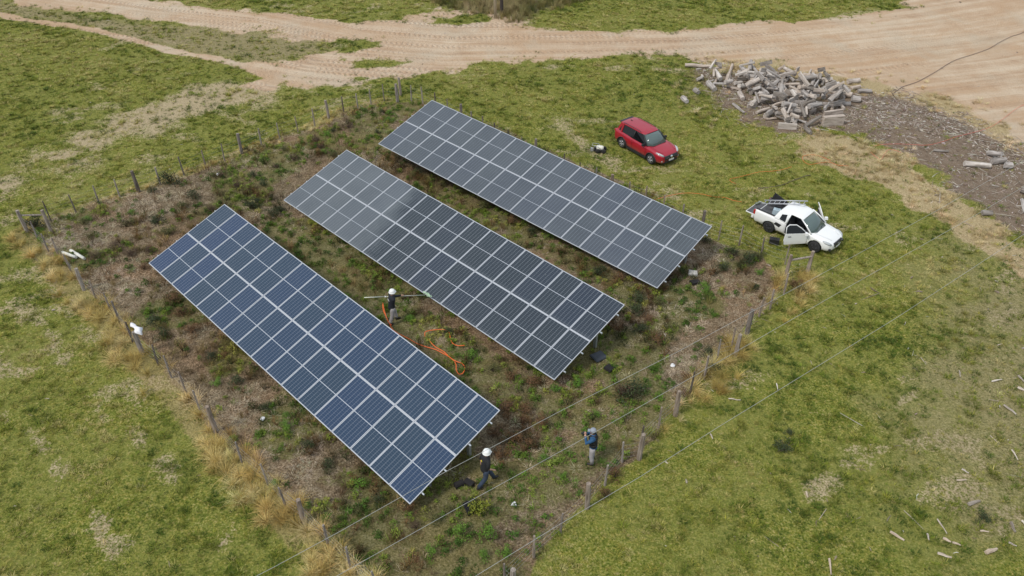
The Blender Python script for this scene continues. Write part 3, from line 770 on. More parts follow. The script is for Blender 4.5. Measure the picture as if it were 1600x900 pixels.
# 7b. taller dark and rusty weeds at the foot of the arrays
RUSTP = [P(l) for l in ([(770, 640), (805, 620), (880, 640), (870, 700), (800, 735), (735, 715)], [(935, 490), (1010, 455), (1065, 500), (1040, 560), (960, 550)], [(215, 418), (250, 425), (330, 500), (470, 640), (640, 800), (610, 815), (400, 660), (250, 520)],
    [(440, 320), (600, 430), (860, 600), (830, 615), (560, 440), (425, 335)], [(590, 232), (800, 345), (1025, 458), (1000, 480), (780, 365), (575, 250)], [(330, 300), (440, 300), (470, 340), (400, 345), (350, 318)], [(200, 340), (300, 330), (330, 360), (240, 400), (190, 400)])]
x, y, g = sample(8, 12); sdr = np.max([poly_sd(x, y, l) for l in RUSTP], 0) + (fbm(x, y, .9, 151) - .5) * 1.6
me_ = masks(x, y)
k = g.random(len(x)) < np.clip(sstep(-.3, .5, sdr) * sstep(.34, .52, fbm(x, y, 1.1, 153, 2)) * .8 + me_['enc'] * .5 * sstep(.50, .60, fbm(x, y, .38, 157, 3)) * sstep(.4, .55, fbm(x, y, 1.3, 158, 2)), 0, 1)
x, y = x[k], y[k]; n = len(x)
tone = np.clip(fbm(x, y, .5, 155, 2) * 2 - .5 + g.normal(0, .2, n), 0, 1)
cols = pal(g, n, [(.040, .045, .014), (.085, .050, .022), (.16, .085, .035), (.13, .12, .03), (.30, .20, .09)], tone)
src = [blades('b', 40, .38, .75, .013, .25, s, 3, .18) for s in range(2)] + [leaves('l', 90, .24, .34, .030, s, 6) for s in range(2)]
emit('rusty_weeds', M_LEAF, src, x, y, g, g.uniform(.6, 1.25, n), cols, label='dark and rust brown weeds at the foot of the arrays', cat='weeds')
# 8. wood chips and splinters
def chipm(seed, L_, w, h):
    r_ = random.Random(seed); m_ = MB()
    m_.tube([(-L_ / 2, 0, h), (-L_ * .1, r_.uniform(-.02, .02), h * 1.2), (L_ / 2, r_.uniform(-.03, .03), h)], [w * .35, w * .5, w * .2], 4, smooth=False, jit=.3); return m_
x, y, g = sample(95, 10); m = masks(x, y)
pat = sstep(.44, .62, fbm(x, y, .5, 141, 3))
bl = sstep(7, 14, x) * sstep(35, 20, y)
pr_ = m['deb'] * (.2 + .8 * pat) + .030 * m['chips'] * pat * (1 - m['enc']) + .004 * (1 - m['road']) * (x > 5) * (y < 36) + .0007 * (1 - m['enc'])
k = g.random(len(x)) < pr_
x, y = x[k], y[k]; n = len(x)
cols = pal(g, n, [(.12, .09, .065), (.24, .185, .14), (.36, .30, .25), (.58, .53, .47)], None, .1)
src = [chipm(s, .22, .026, .010) for s in range(2)] + [chipm(7, .12, .05, .015), chipm(9, .55, .020, .012)]
emit('wood_chips', foliage_mat('splintered_wood'), src, x, y, g, g.gamma(4, .16, n) + .3, cols, tilt=.08, label='pale splinters and bark lying over the debris ground', cat='wood chips')
for o_ in bpy.data.objects:
    if o_.name == 'grass': tag(o_, 'short green pasture grass over the fields outside the fence', 'grass')
# ------------------------------------------------------------------ vehicles
def glassmat(name, col, rough=.06, spec=.6):
    m, nt, b = newmat(name); b.inputs['Base Color'].default_value = (*col, 1); b.inputs['Roughness'].default_value = rough; b.inputs['Specular IOR Level'].default_value = spec
    b.inputs['Coat Weight'].default_value = .3; b.inputs['Coat Roughness'].default_value = .03
    return m
def paint(name, col, rough=.32):
    m, nt, b = newmat(name)
    tco = N(nt, 'TexCoord').outputs['Object']; n = noise_(nt, tco, 2.5, 5, .6)
    s = N(nt, 'SeparateXYZ'); nt.links.new(tco, s.inputs[0])
    dirt = math_(nt, 'MULTIPLY', ramp_(nt, s.outputs[2], [(.25, 1.0), (.62, 0.0)]), ramp_(nt, n, [(.35, .1), (.7, .55)]))
    c = mixc(nt, dirt, col, (.30, .23, .16)); nt.links.new(c, b.inputs['Base Color'])
    nt.links.new(math_(nt, 'ADD', math_(nt, 'MULTIPLY', n, .12), rough - .05), b.inputs['Roughness'])
    b.inputs['Coat Weight'].default_value = .6; b.inputs['Coat Roughness'].default_value = .06
    return m
M_RED = paint('red_car_paint', (.33, .006, .022)); M_WHITE = paint('white_car_paint', (.80, .80, .79))
M_TINT = glassmat('dark_tinted_glass', (.006, .007, .008), .05, .25); M_SCREEN = glassmat('windscreen_glass', (.085, .12, .115), .08)  # pale windscreen base colour stands in for the sky it reflects
M_CLAD = simple('car_black_trim', (.022, .022, .024), .55, 0, .2)
M_RIM = simple('alloy_rim', (.50, .50, .52), .3, .7, .05); M_RIMD = simple('dark_alloy_rim', (.05, .05, .055), .35, .6, .1)
M_LAMP = glassmat('headlamp_glass', (.42, .44, .45), .12); M_TAIL = glassmat('tail_lamp_red', (.45, .02, .02), .15)
M_INT = simple('cabin_dark_fabric', (.03, .03, .035), .85, 0, .3); M_PLATE = simple('plate_white', (.75, .75, .74), .5, 0, .04)
M_CHROME = simple('chrome_trim', (.7, .7, .72), .15, 1, .03); M_BED = simple('bed_liner_grey', (.085, .085, .09), .7, 0, .3)
RING = [(0, 0), (.78, .0), (.92, .05), (.985, .20), (1.0, .42), (.997, .62), (.985, .80), (.955, .91), (.88, .97), (.70, 1.0), (.35, 1.02), (0, 1.03)]
def loft(st, nsub=3, ring=RING):
    st = sorted(st); xs = []
    for i in range(len(st) - 1):
        for k in range(nsub): xs.append(st[i][0] + (st[i + 1][0] - st[i][0]) * k / nsub)
    xs.append(st[-1][0]); A_ = np.array(st)
    def cub(j, x):
        X = A_[:, 0]; Y = A_[:, j]; i = max(0, min(len(X) - 2, np.searchsorted(X, x) - 1)); h = X[i + 1] - X[i]; t = (x - X[i]) / h
        d = np.gradient(Y, X); d = np.where(np.abs(d) > 3, d * .3, d)
        return (2 * t**3 - 3 * t**2 + 1) * Y[i] + (t**3 - 2 * t**2 + t) * h * d[i] + (-2 * t**3 + 3 * t**2) * Y[i + 1] + (t**3 - t**2) * h * d[i + 1]
    m_ = MB(); vs = []; full = ring + [(-a, b) for a, b in reversed(ring[1:-1])]; n = len(full)
    for x in xs:
        w, zb, zt = cub(1, x), cub(2, x), cub(3, x)
        for fy, fz in full: vs.append((x, fy * w, zb + fz * (zt - zb)))
    fs = [(i * n + k, i * n + (k + 1) % n, (i + 1) * n + (k + 1) % n, (i + 1) * n + k) for i in range(len(xs) - 1) for k in range(n)]
    m_.add(vs, fs, 0, True); b = (len(xs) - 1) * n
    m_.f.append(tuple(range(n))); m_.m.append(0); m_.sm.append(False)
    m_.f.append(tuple(b + k for k in reversed(range(n)))); m_.m.append(0); m_.sm.append(False)
    return m_
def boolean(me, cutters):
    o = bpy.data.objects.new('tmp', me); C.objects.link(o); cs = []
    for cme in cutters:
        c = bpy.data.objects.new('tmpc', cme); C.objects.link(c); cs.append(c)
        md = o.modifiers.new('b', 'BOOLEAN'); md.operation = 'DIFFERENCE'; md.object = c; md.solver = 'EXACT'; md.material_mode = 'TRANSFER'
    dg = bpy.context.evaluated_depsgraph_get(); dg.update()
    r = bpy.data.meshes.new_from_object(o.evaluated_get(dg)); r.name = me.name
    for c in cs: bpy.data.objects.remove(c)
    bpy.data.objects.remove(o); return r
def cylcut(x, z, r, y0, y1, mat):
    m_ = MB(); m_.tube([(x, y0, z), (x, y1, z)], r, 28); return m_.mesh('cut', mat)
def boxcut(c, d, mat):
    m_ = MB(); m_.box(c, d); return m_.mesh('cut', mat)
def wheel(parent, x, y, r, w, rimmat, side):
    rot = Matrix.Rotation(R(90) * (1 if side < 0 else -1), 3, 'X')   # axis outwards
    m_ = MB(); prof = [(r * .66, -w * .5), (r * .90, -w * .5), (r * .985, -w * .38), (r, 0), (r * .985, w * .38), (r * .90, w * .5), (r * .66, w * .46)]
    m_.lathe(prof, 28, rot=rot); o = m_.obj('wheel', M_RUBBER, parent, (x, y, r))
    m_ = MB(); m_.lathe([(r * .66, w * .2), (r * .66, w * .47), (r * .61, w * .49), (r * .60, w * .30), (r * .1, w * .28)], 28, rot=rot)
    for k in range(5):
        a = k * 2 * math.pi / 5
        for da in (-.14, .14):
            p0 = rot @ Vector((r * .08 * math.cos(a), r * .08 * math.sin(a), w * .44)); p1 = rot @ Vector((r * .61 * math.cos(a + da), r * .61 * math.sin(a + da), w * .46))
            m_.tube([p0, p1], [r * .055, r * .05], 5)
    m_.lathe([(r * .13, w * .3), (r * .12, w * .52), (0.001, w * .53)], 12, rot=rot)
    m_.obj('rim', rimmat, o)
    return o
def quadslab(pts, t=.012):
    """a pane through 3-4+ coplanar points, with thickness"""
    pts = [Vector(p) for p in pts]; n = (pts[1] - pts[0]).cross(pts[2] - pts[0]).normalized()
    m_ = MB(); k = len(pts); m_.add([p + n * t / 2 for p in pts] + [p - n * t / 2 for p in pts],
        [tuple(range(k)), tuple(range(2 * k - 1, k - 1, -1))] + [(i, (i + 1) % k, (i + 1) % k + k, i + k) for i in range(k)]); return m_
def part(mb, name, mat, parent): return mb.obj(name, mat, parent)

def red_car():
    p = (at(969.6, 230) + at(1016, 256.7)) / 2; az = R(-54.7)
    p = p + Vector((-math.sin(az), math.cos(az), 0)) * .86
    car = thing('parked_car', 'red compact SUV with black trim parked alone on the grass', 'car', p, az)
    car.scale = (.965, .965, .90)
    st = [(-2.13, .66, .52, .96), (-2.06, .80, .34, 1.06), (-1.85, .865, .27, 1.10), (-1.3, .89, .23, 1.09), (-.4, .89, .22, 1.06), (.5, .89, .22, 1.03), (1.0, .885, .22, 1.02), (1.35, .88, .23, .99), (1.7, .855, .25, .93), (1.95, .78, .28, .86), (2.08, .66, .30, .78), (2.14, .48, .36, .68)]
    W = .335; wx = 1.295
    cuts = [cylcut(sx * wx, W + .01, .395, sy * .62, sy * 1.1, M_CLAD) for sx in (-1, 1) for sy in (-1, 1)]
    me = boolean(loft(st).mesh('body', M_RED), cuts); link('body', me, car)
    # black lower cladding and arches
    m_ = MB()
    for sy in (-1, 1):
        m_.box((0, sy * .865, .27), (1.78, .07, .16), mi=0)
        for sx in (-1, 1):
            pts = [(sx * wx + .415 * math.cos(a), sy * .868, W + .01 + .415 * math.sin(a)) for a in np.linspace(-.25, math.pi + .25, 16)]
            m_.tube(pts, .042, 5)
    m_.box((-2.05, 0, .36), (.16, 1.42, .2)); m_.box((2.04, 0, .30), (.14, 1.15, .12))
    part(m_, 'cladding', M_CLAD, car)
    # cabin glass, pillars, roof
    zb, zt = 1.03, 1.565
    bot = [(-1.98, .60), (-1.75, .78), (-.4, .80), (.72, .79), (1.08, .50)]; top = [(-1.72, .48), (-1.55, .60), (-.4, .625), (.18, .60), (.40, .40)]
    def rg(l): return l + [(x, -y) for x, y in reversed(l)]
    m_ = MB(); vs = [(x, y, zb) for x, y in rg(bot)] + [(x, y, zt) for x, y in rg(top)]; n = 10
    m_.add(vs, [(i, (i + 1) % n, (i + 1) % n + n, i + n) for i in range(n)] + [tuple(range(n)), tuple(range(2 * n - 1, n - 1, -1))]); part(m_, 'side_window', M_TINT, car)
    m_ = quadslab([(.80, .765, zb + .0), (.80, -.765, zb + .0), (.27, -.585, zt), (.27, .585, zt)], .02)
    ws = MB(); ws.add([(1.10, -.50, 1.035), (1.10, .50, 1.035), (.42, .40, 1.57), (.42, -.40, 1.57), (.80, .765, 1.03), (.26, .585, 1.565), (.80, -.765, 1.03), (.26, -.585, 1.565)],
                      [(0, 1, 2, 3), (1, 4, 5, 2), (6, 0, 3, 7)], 0, True)
    wo = part(ws, 'windscreen', M_SCREEN, car); md = wo.modifiers.new('t', 'SOLIDIFY'); md.thickness = .02; md.offset = 1
    m_ = MB()
    for sy in (-1, 1):
        m_.tube([(.83, sy * .79, 1.02), (.27, sy * .615, 1.575)], .035, 6)
        m_.tube([(-.42, sy * .805, 1.03), (-.40, sy * .635, 1.56)], .022, 6)
    part(m_, 'pillar', M_CLAD, car)
    # painted rear quarter + roof
    for sy in (-1, 1):
        m_ = quadslab([(-1.45, sy * .80, 1.04), (-1.98, sy * .64, 1.04), (-1.80, sy * .53, 1.55), (-1.42, sy * .62, 1.57)], .05); part(m_, 'rear_pillar', M_RED, car)
    rst = [(-1.86, .52, 1.54, 1.59), (-1.7, .60, 1.54, 1.615), (-1.0, .635, 1.54, 1.655), (-.3, .635, 1.54, 1.655), (.15, .62, 1.54, 1.625), (.36, .55, 1.53, 1.585)]
    rf = link('roof', loft(rst, 4, [(0, 0), (.9, 0), (.98, .25), (1.0, .5), (.96, .78), (.85, .95), (.5, 1.0), (0, 1.04)]).mesh('roof', M_RED), car)
    m_ = MB()
    for sy in (-1, 1): m_.tube([(-1.55, sy * .60, 1.64), (-1.4, sy * .60, 1.685), (-.2, sy * .60, 1.685), (.05, sy * .59, 1.63)], .016, 6)
    part(m_, 'roof_rail', M_CLAD, car)
    m_ = MB(); m_.tube([(-1.5, 0, 1.64), (-1.56, 0, 1.70)], [.03, .012], 6); m_.box((-1.45, 0, 1.645), (.14, .05, .03)); part(m_, 'antenna', M_CLAD, car)
    m_ = MB(); m_.box((-1.90, 0, 1.57), (.22, 1.06, .035), Matrix.Rotation(R(-8), 3, 'Y')); part(m_, 'spoiler', M_CLAD, car)
    m_ = quadslab([(-2.03, .60, 1.06), (-2.03, -.60, 1.06), (-1.84, -.48, 1.53), (-1.84, .48, 1.53)], .02); part(m_, 'rear_window', M_TINT, car)
    for sy in (-1, 1):
        m_ = MB(); m_.box((.62, sy * .93, 1.09), (.12, .20, .13), None, 0, .8); m_.box((.66, sy * .86, 1.05), (.08, .12, .05)); part(m_, 'wing_mirror', M_CLAD if sy > 0 else M_CLAD, car)
        m_ = MB(); m_.tube([(1.62, sy * .79, .935), (1.80, sy * .745, .90), (1.95, sy * .66, .845), (2.07, sy * .55, .78)], [.03, .065, .075, .05], 8); part(m_, 'headlight', M_LAMP, car)
        m_ = MB(); m_.box((2.03, sy * .62, .46), (.06, .18, .07), Matrix.Rotation(-sy * R(35), 3, 'Z')); part(m_, 'fog_light', M_LAMP, car)
        m_ = MB(); m_.box((-2.06, sy * .66, .95), (.10, .25, .15), Matrix.Rotation(sy * R(25), 3, 'Z')); part(m_, 'tail_light', M_TAIL, car)
        for xs in (-.35, .62):
            m_ = MB(); m_.tube([(xs - .08, sy * .895, .86), (xs + .08, sy * .897, .86)], .014, 5); part(m_, 'door_handle', M_RED, car)
    # front: bonnet creases, grille with badge, plate
    gr_ = MB(); gr_.prism([(2.02, .50), (2.165, .50), (2.19, .62), (2.14, .76), (2.02, .78)], -.52, .52)
    g_ = part(gr_, 'grille', M_CLAD, car)
    m_ = MB()
    for z in (.56, .61, .66): m_.box((2.165, 0, z), (.02, .80, .012))
    part(m_, 'grille_bar', M_RIM, g_)
    m_ = MB(); m_.lathe([(.10, 0), (.09, .012), (.01, .016)], 16, center=(2.185, 0, .675), rot=Matrix.Rotation(R(75), 3, 'Y') @ Matrix.Scale(1.0, 3)); part(m_, 'badge', M_CHROME, g_)
    m_ = MB(); m_.box((2.185, 0, .47), (.015, .40, .12)); part(m_, 'number_plate', M_PLATE, car)
    m_ = MB(); m_.box((2.07, 0, .40), (.16, 1.0, .10)); part(m_, 'bumper_insert', M_CLAD, car)
    m_ = MB()
    for sy in (-1, 1): m_.tube([(.98, sy * .70, 1.055), (1.5, sy * .64, 1.015), (1.92, sy * .50, .90)], .010, 5)
    part(m_, 'bonnet_crease', M_RED, car)
    m_ = MB(); m_.tube([(1.09, -.42, 1.055), (.98, .05, 1.13)], .008, 4); m_.tube([(1.11, .02, 1.055), (.96, .45, 1.13)], .008, 4); part(m_, 'wiper', M_CLAD, car)
    m_ = MB()
    for sy in (-1, 1):
        for xx in (-1.22, -.42, .80): m_.tube([(xx, sy * .888, .42), (xx, sy * .898, .80), (xx - .01, sy * .86, 1.02)], .007, 4)
        m_.tube([(-1.2, sy * .896, .38), (.8, sy * .896, .38)], .007, 4)
    part(m_, 'door_seam', M_CLAD, car)
    for sx in (-1, 1):
        for sy in (-1, 1): wheel(car, sx * wx, sy * .80, W, .22, M_RIM, sy)
red_car()

def white_pickup():
    p = (at(1198, 362.4) + at(1270.7, 394.3)) / 2; az = R(-45)
    p = p + Vector((-math.sin(az), math.cos(az), 0)) * .81
    car = thing('pickup_truck', 'white pickup with both doors and the tailgate open, parked on the grass', 'pickup', p, az)
    car.scale = (.955, .955, .93)
    st = [(-2.36, .76, .46, 1.03), (-2.30, .82, .34, 1.08), (-2.0, .85, .28, 1.10), (-1.0, .855, .24, 1.07), (-.4, .855, .235, 1.02), (.3, .855, .235, .98), (.9, .85, .235, .965), (1.15, .845, .24, .95), (1.5, .83, .25, .90), (1.82, .79, .26, .83), (2.02, .70, .29, .75), (2.13, .55, .34, .66), (2.165, .42, .38, .58)]
    W = .325; wx = 1.334
    cuts = [cylcut(sx * wx, W + .01, .385, sy * .60, sy * 1.1, M_CLAD) for sx in (-1, 1) for sy in (-1, 1)]
    cuts += [boxcut((-1.78, 0, 1.1), (1.42, 1.42, .94), M_BED), boxcut((.20, 0, .95), (1.22, 2.2, 1.12), M_INT), boxcut((.06, 0, .95), (1.66, 1.40, 1.1), M_INT)]
    me = boolean(loft(st).mesh('body', M_WHITE), cuts); link('body', me, car)
    # tailgate, lowered flat
    m_ = MB(); m_.box((-2.63, 0, .615), (.50, 1.40, .045), mi=0); m_.box((-2.63, 0, .641), (.44, 1.32, .012), mi=1); part(m_, 'tailgate', [M_WHITE, M_BED], car)
    m_ = MB(); m_.prism([(-2.37, .42), (-2.50, .42), (-2.50, .56), (-2.37, .56)], -.74, .74); part(m_, 'rear_bumper', M_WHITE, car)
    # bed rail caps and headboard
    for sy in (-1, 1):
        m_ = MB(); m_.box((-1.68, sy * .745, 1.105), (1.22, .09, .025)); part(m_, 'bed_rail', M_CLAD, car)
    # cover panel raised on the far side
    m_ = quadslab([(-2.20, .74, 1.12), (-1.15, .74, 1.12), (-1.25, .77, 1.22), (-2.12, .80, 1.47)], .03); part(m_, 'bed_cover', M_BLACKP, car)
    # cab
    rst = [(-.98, .56, 1.44, 1.49), (-.80, .62, 1.455, 1.545), (-.4, .64, 1.47, 1.585), (0, .635, 1.465, 1.58), (.22, .61, 1.44, 1.54), (.34, .57, 1.42, 1.49)]
    link('roof', loft(rst, 4, [(0, 0), (.9, 0), (.98, .2), (1.0, .45), (.97, .72), (.86, .93), (.5, 1.0), (0, 1.03)]).mesh('roof', M_WHITE), car)
    ws = MB(); ws.add([(1.14, -.45, .965), (1.14, .45, .965), (.38, .40, 1.47), (.38, -.40, 1.47), (.90, .74, .97), (.27, .58, 1.47), (.90, -.74, .97), (.27, -.58, 1.47)],
                      [(0, 1, 2, 3), (1, 4, 5, 2), (6, 0, 3, 7)], 0, True)
    wo = part(ws, 'windscreen', M_SCREEN, car); md = wo.modifiers.new('t', 'SOLIDIFY'); md.thickness = .02; md.offset = 1
    for sy in (-1, 1):
        m_ = MB(); m_.tube([(1.0, sy * .785, .95), (.62, sy * .70, 1.25), (.22, sy * .605, 1.51)], [.045, .038, .035], 6); part(m_, 'front_pillar', M_WHITE, car)
        m_ = MB(); m_.tube([(-.42, sy * .815, .98), (-.40, sy * .73, 1.28), (-.36, sy * .62, 1.52)], .045, 6); part(m_, 'door_pillar', M_WHITE, car)
        # rear quarter with a small window
        m_ = quadslab([(-.42, sy * .825, 1.0), (-1.16, sy * .825, 1.06), (-.98, sy * .60, 1.50), (-.38, sy * .63, 1.52)], .04); q = part(m_, 'rear_quarter', M_WHITE, car)
        m_ = quadslab([(-.50, sy * .842, 1.06), (-.84, sy * .842, 1.10), (-.79, sy * .71, 1.37), (-.52, sy * .67, 1.43)], .05); part(m_, 'quarter_window', M_TINT, q)
        m_ = quadslab([(-.66, sy * .858, .80), (-1.0, sy * .858, .84), (-1.08, sy * .858, .68), (-.76, sy * .858, .60)], .02); part(m_, 'side_step_recess', M_CLAD, car)
        m_ = MB(); m_.tube([(1.66, sy * .765, .83), (1.82, sy * .73, .775), (1.96, sy * .66, .715), (2.06, sy * .57, .66)], [.03, .075, .09, .06], 8); part(m_, 'headlight', M_LAMP, car)
        m_ = MB(); m_.box((2.03, sy * .60, .41), (.10, .30, .10), Matrix.Rotation(-sy * R(38), 3, 'Z')); part(m_, 'fog_light_recess', M_CLAD, car)
        m_ = MB(); m_.box((-2.31, sy * .80, .90), (.10, .09, .26)); part(m_, 'tail_light', M_TAIL, car)
    m_ = quadslab([(-1.02, .66, 1.06), (-1.02, -.66, 1.06), (-.93, -.54, 1.45), (-.93, .54, 1.45)], .03); part(m_, 'rear_window', M_TINT, car)
    # front end
    gr_ = MB(); gr_.prism([(2.05, .64), (2.185, .635), (2.155, .70), (2.05, .72)], -.40, .40); g_ = part(gr_, 'grille', M_CLAD, car)
    m_ = MB(); m_.prism([(2.08, .51), (2.195, .51), (2.20, .565), (2.08, .575)], -.38, .38); part(m_, 'grille', M_CLAD, car)
    m_ = MB(); m_.box((2.18, 0, .60), (.03, .86, .03)); m_.box((2.195, 0, .60), (.025, .15, .05)); part(m_, 'badge_bar', M_CHROME, g_)
    m_ = MB(); m_.box((2.195, 0, .435), (.015, .38, .10)); part(m_, 'number_plate', M_PLATE, car)
    m_ = MB()
    for sy in (-1, 1): m_.tube([(1.05, sy * .60, .985), (1.55, sy * .52, .94), (1.95, sy * .36, .82)], .010, 5)
    part(m_, 'bonnet_crease', M_WHITE, car)
    m_ = MB(); m_.tube([(1.12, -.40, .985), (1.0, .05, 1.07)], .008, 4); m_.tube([(1.14, .02, .985), (1.0, .42, 1.07)], .008, 4); part(m_, 'wiper', M_CLAD, car)
    m_ = MB(); m_.box((1.10, 0, .965), (.10, .9, .02)); part(m_, 'cowl', M_CLAD, car)
    # interior
    m_ = MB(); m_.box((.74, 0, .78), (.28, 1.30, .30)); part(m_, 'dashboard', M_INT, car)
    for sy in (-1, 1):
        m_ = MB(); m_.box((-.05, sy * .36, .58), (.50, .48, .18)); m_.box((-.36, sy * .36, .92), (.14, .46, .60), Matrix.Rotation(R(-14), 3, 'Y')); m_.box((-.43, sy * .36, 1.27), (.08, .24, .16)); part(m_, 'seat', M_INT, car)
    m_ = MB(); m_.tube([(.52 + .05 * math.cos(a), .36 + .18 * math.cos(a + 1.57), .98 + .18 * math.sin(a + 1.57)) for a in np.linspace(0, 6.28, 17)], .014, 6, cap=False); part(m_, 'steering_wheel', M_CLAD, car)
    # doors, hinged at the front edge
    for sy in (-1, 1):
        hinge = (.84, sy * .87, 0); rot = (0, 0, -sy * R(50)) if sy > 0 else (0, 0, R(50))
        m_ = MB(); m_.prism([(0, .36), (0, .99), (-1.18, 1.04), (-1.22, .60), (-1.16, .36)], -.035, .035)
        d = m_.obj('door', M_WHITE, car, hinge, rot)
        m_ = MB(); m_.prism([(-.03, .40), (-.05, .95), (-1.12, .99), (-1.15, .6), (-1.12, .40)], 0, .02)
        m_.obj('door_trim', M_INT, d, (0, -sy * .057 - (.02 if sy > 0 else 0) + (.0), 0))
        m_ = MB(); tp = -sy * .17
        m_.tube([(-.02, 0, .98), (-.34, tp * .6, 1.26), (-.62, tp, 1.45), (-1.0, tp * 1.05, 1.47), (-1.14, tp * .8, 1.36), (-1.17, 0, 1.03)], .026, 6); m_.obj('window_frame', M_WHITE, d)
        m_ = MB(); m_.add([(-.06, 0, .99), (-1.14, 0, 1.03), (-1.12, tp * .85, 1.37), (-1.0, tp, 1.45), (-.62, tp, 1.44), (-.34, tp * .6, 1.25)], [(0, 1, 2, 3, 4, 5)]); o = m_.obj('window', M_TINT, d); md = o.modifiers.new('t', 'SOLIDIFY'); md.thickness = .01
        m_ = MB(); m_.box((-.12, sy * .12, 1.03), (.13, .20, .14), None, 0, .8); m_.obj('wing_mirror', M_WHITE, d)
        m_ = MB(); m_.tube([(-1.05, sy * .05, .86), (-.88, sy * .05, .86)], .016, 6); m_.obj('door_handle', M_CLAD, d)
    for sx in (-1, 1):
        for sy in (-1, 1): wheel(car, sx * wx, sy * .77, W, .21, M_RIMD, sy)
    Mz = Matrix.Translation(p) @ Matrix.Rotation(az, 4, 'Z')
    # ladder lying over the bed and the back of the roof
    t = thing('ladder', 'aluminium ladder lying from the pickup bed up onto its cab roof', 'ladder', p, az)
    a = Vector((-2.25, .05, 1.03)); b_ = Vector((-.15, .50, 1.68)); d = (b_ - a).normalized(); s_ = Vector((0, 0, 1)).cross(d).normalized()
    for k in (-1, 1):
        m_ = MB(); m_.tube([a + s_ * .19 * k, b_ + s_ * .19 * k], .028, 6); m_.obj('rail', M_ALU, t)
    for k in range(9):
        q = a + (b_ - a) * (k + .5) / 9; m_ = MB(); m_.tube([q - s_ * .19, q + s_ * .19], .016, 6); m_.obj('rung', M_ALU, t)
    def lz(x, y, z): return Mz @ Vector((x, y, z))
    m_ = MB(); m_.box((0, 0, .14), (.42, .30, .28), None, 0, .9); m_.tube([(-.08, 0, .28), (-.05, 0, .33), (.05, 0, .33), (.08, 0, .28)], .016, 6); m_.lathe([(.04, .28), (.04, .32), (.01, .33)], 10, center=(.15, 0, 0))
    o = m_.obj('jerrycan', simple('pale_blue_plastic', (.42, .52, .58), .4), None, lz(-1.42, .10, .632), (0, 0, az + .3)); tag(o, 'pale blue jerrycan lying in the bed of the white pickup', 'jerrycan')
    m_ = MB(); m_.box((0, 0, .13), (.55, .36, .26)); m_.box((0, 0, .275), (.57, .38, .03))
    o = m_.obj('storage_box', M_BLACKP, None, lz(-1.38, .50, .632), (0, 0, az)); tag(o, 'black storage box in the pickup bed beside the pale blue jerrycan', 'box')
    m_ = MB(); m_.box((0, 0, .05), (.9, .16, .10)); m_.tube([(-.5, .1, .06), (.5, .2, .06)], .03, 6); m_.tube([(-.5, -.14, .05), (.45, -.12, .05)], .02, 6)
    o = m_.obj('tool_bundle', M_STEEL, None, lz(-1.75, -.38, .632), (0, 0, az)); tag(o, 'grey metal bars lying in the pickup bed under the ladder', 'metal bars')
    m_ = MB(); m_.tube([(-.12, 0, .05), (.12, .03, .05)], .05, 8); m_.box((.14, .05, .05), (.08, .1, .1))
    o = m_.obj('power_tool', simple('greenish_tool_plastic', (.20, .23, .17), .5), None, lz(-2.62, .22, .648), (0, 0, az + 1)); tag(o, 'small grey tool lying on the lowered tailgate of the pickup', 'tool')
white_pickup()

# ------------------------------------------------------------------ small things on the grass
def toolbox(px, py, label, sz=(.5, .28, .22), rz=.4, op=False):
    t = thing('tool_box', label, 'tool box', at(px, py), rz)
    m_ = MB(); m_.box((0, 0, sz[2] / 2), sz, None, 0, .96); m_.obj('box_body', M_BLACKP, t)
    m_ = MB(); m_.box((0, 0, sz[2] + .02), (sz[0] * .96, sz[1] * .96, .04)); m_.obj('lid', M_BLACKP, t)
    m_ = MB(); m_.tube([(-.1, 0, sz[2] + .04), (-.09, 0, sz[2] + .08), (.09, 0, sz[2] + .08), (.1, 0, sz[2] + .04)], .014, 6); m_.obj('handle', M_RIMD, t)
    m_ = MB()
    for x in (-.15, .15): m_.box((x, -sz[1] / 2 - .006, sz[2] * .8), (.05, .012, .06))
    m_.obj('latch', M_RIMD, t)
toolbox(1209, 380, 'black tool box on the grass beside the white pickup', (.50, .30, .24), -.35)
# pressure washer
t = thing('cleaning_machine', 'small wheeled machine with white body and black wheels on the grass by the red car', 'machine', at(937, 237), R(-12))
m_ = MB(); m_.lathe([(.02, -.22), (.13, -.21), (.15, -.1), (.15, .12), (.12, .22), (.02, .23)], 16, center=(.0, 0, .26), rot=Matrix.Rotation(R(90), 3, 'Y')); m_.obj('tank', simple('cream_plastic', (.70, .68, .60), .4), t)
m_ = MB(); m_.box((-.05, 0, .12), (.62, .34, .07)); m_.box((-.22, 0, .2), (.2, .26, .2)); m_.obj('base', M_BLACKP, t)
for x, y in ((.26, -.2), (.26, .2), (-.1, -.22)):
    m_ = MB(); m_.lathe([(.05, -.04), (.13, -.04), (.14, 0), (.13, .04), (.05, .04)], 18, center=(x, y, .14), rot=Matrix.Rotation(R(90), 3, 'X')); m_.obj('wheel', M_RUBBER, t)
m_ = MB(); m_.tube([(.2, -.17, .12), (-.1, -.17, .42), (-.45, -.15, .46), (-.45, .15, .46), (-.1, .17, .42), (.2, .17, .12)], .014, 6); m_.obj('handle', M_STEEL, t)
m_ = MB(); m_.box((-.48, .02, .10), (.16, .14, .2)); m_.tube([(-.42, .0, .08), (-.3, -.1, .05), (-.2, -.05, .1)], .015, 6); m_.obj('motor', simple('grey_motor', (.3, .3, .31), .5), t)

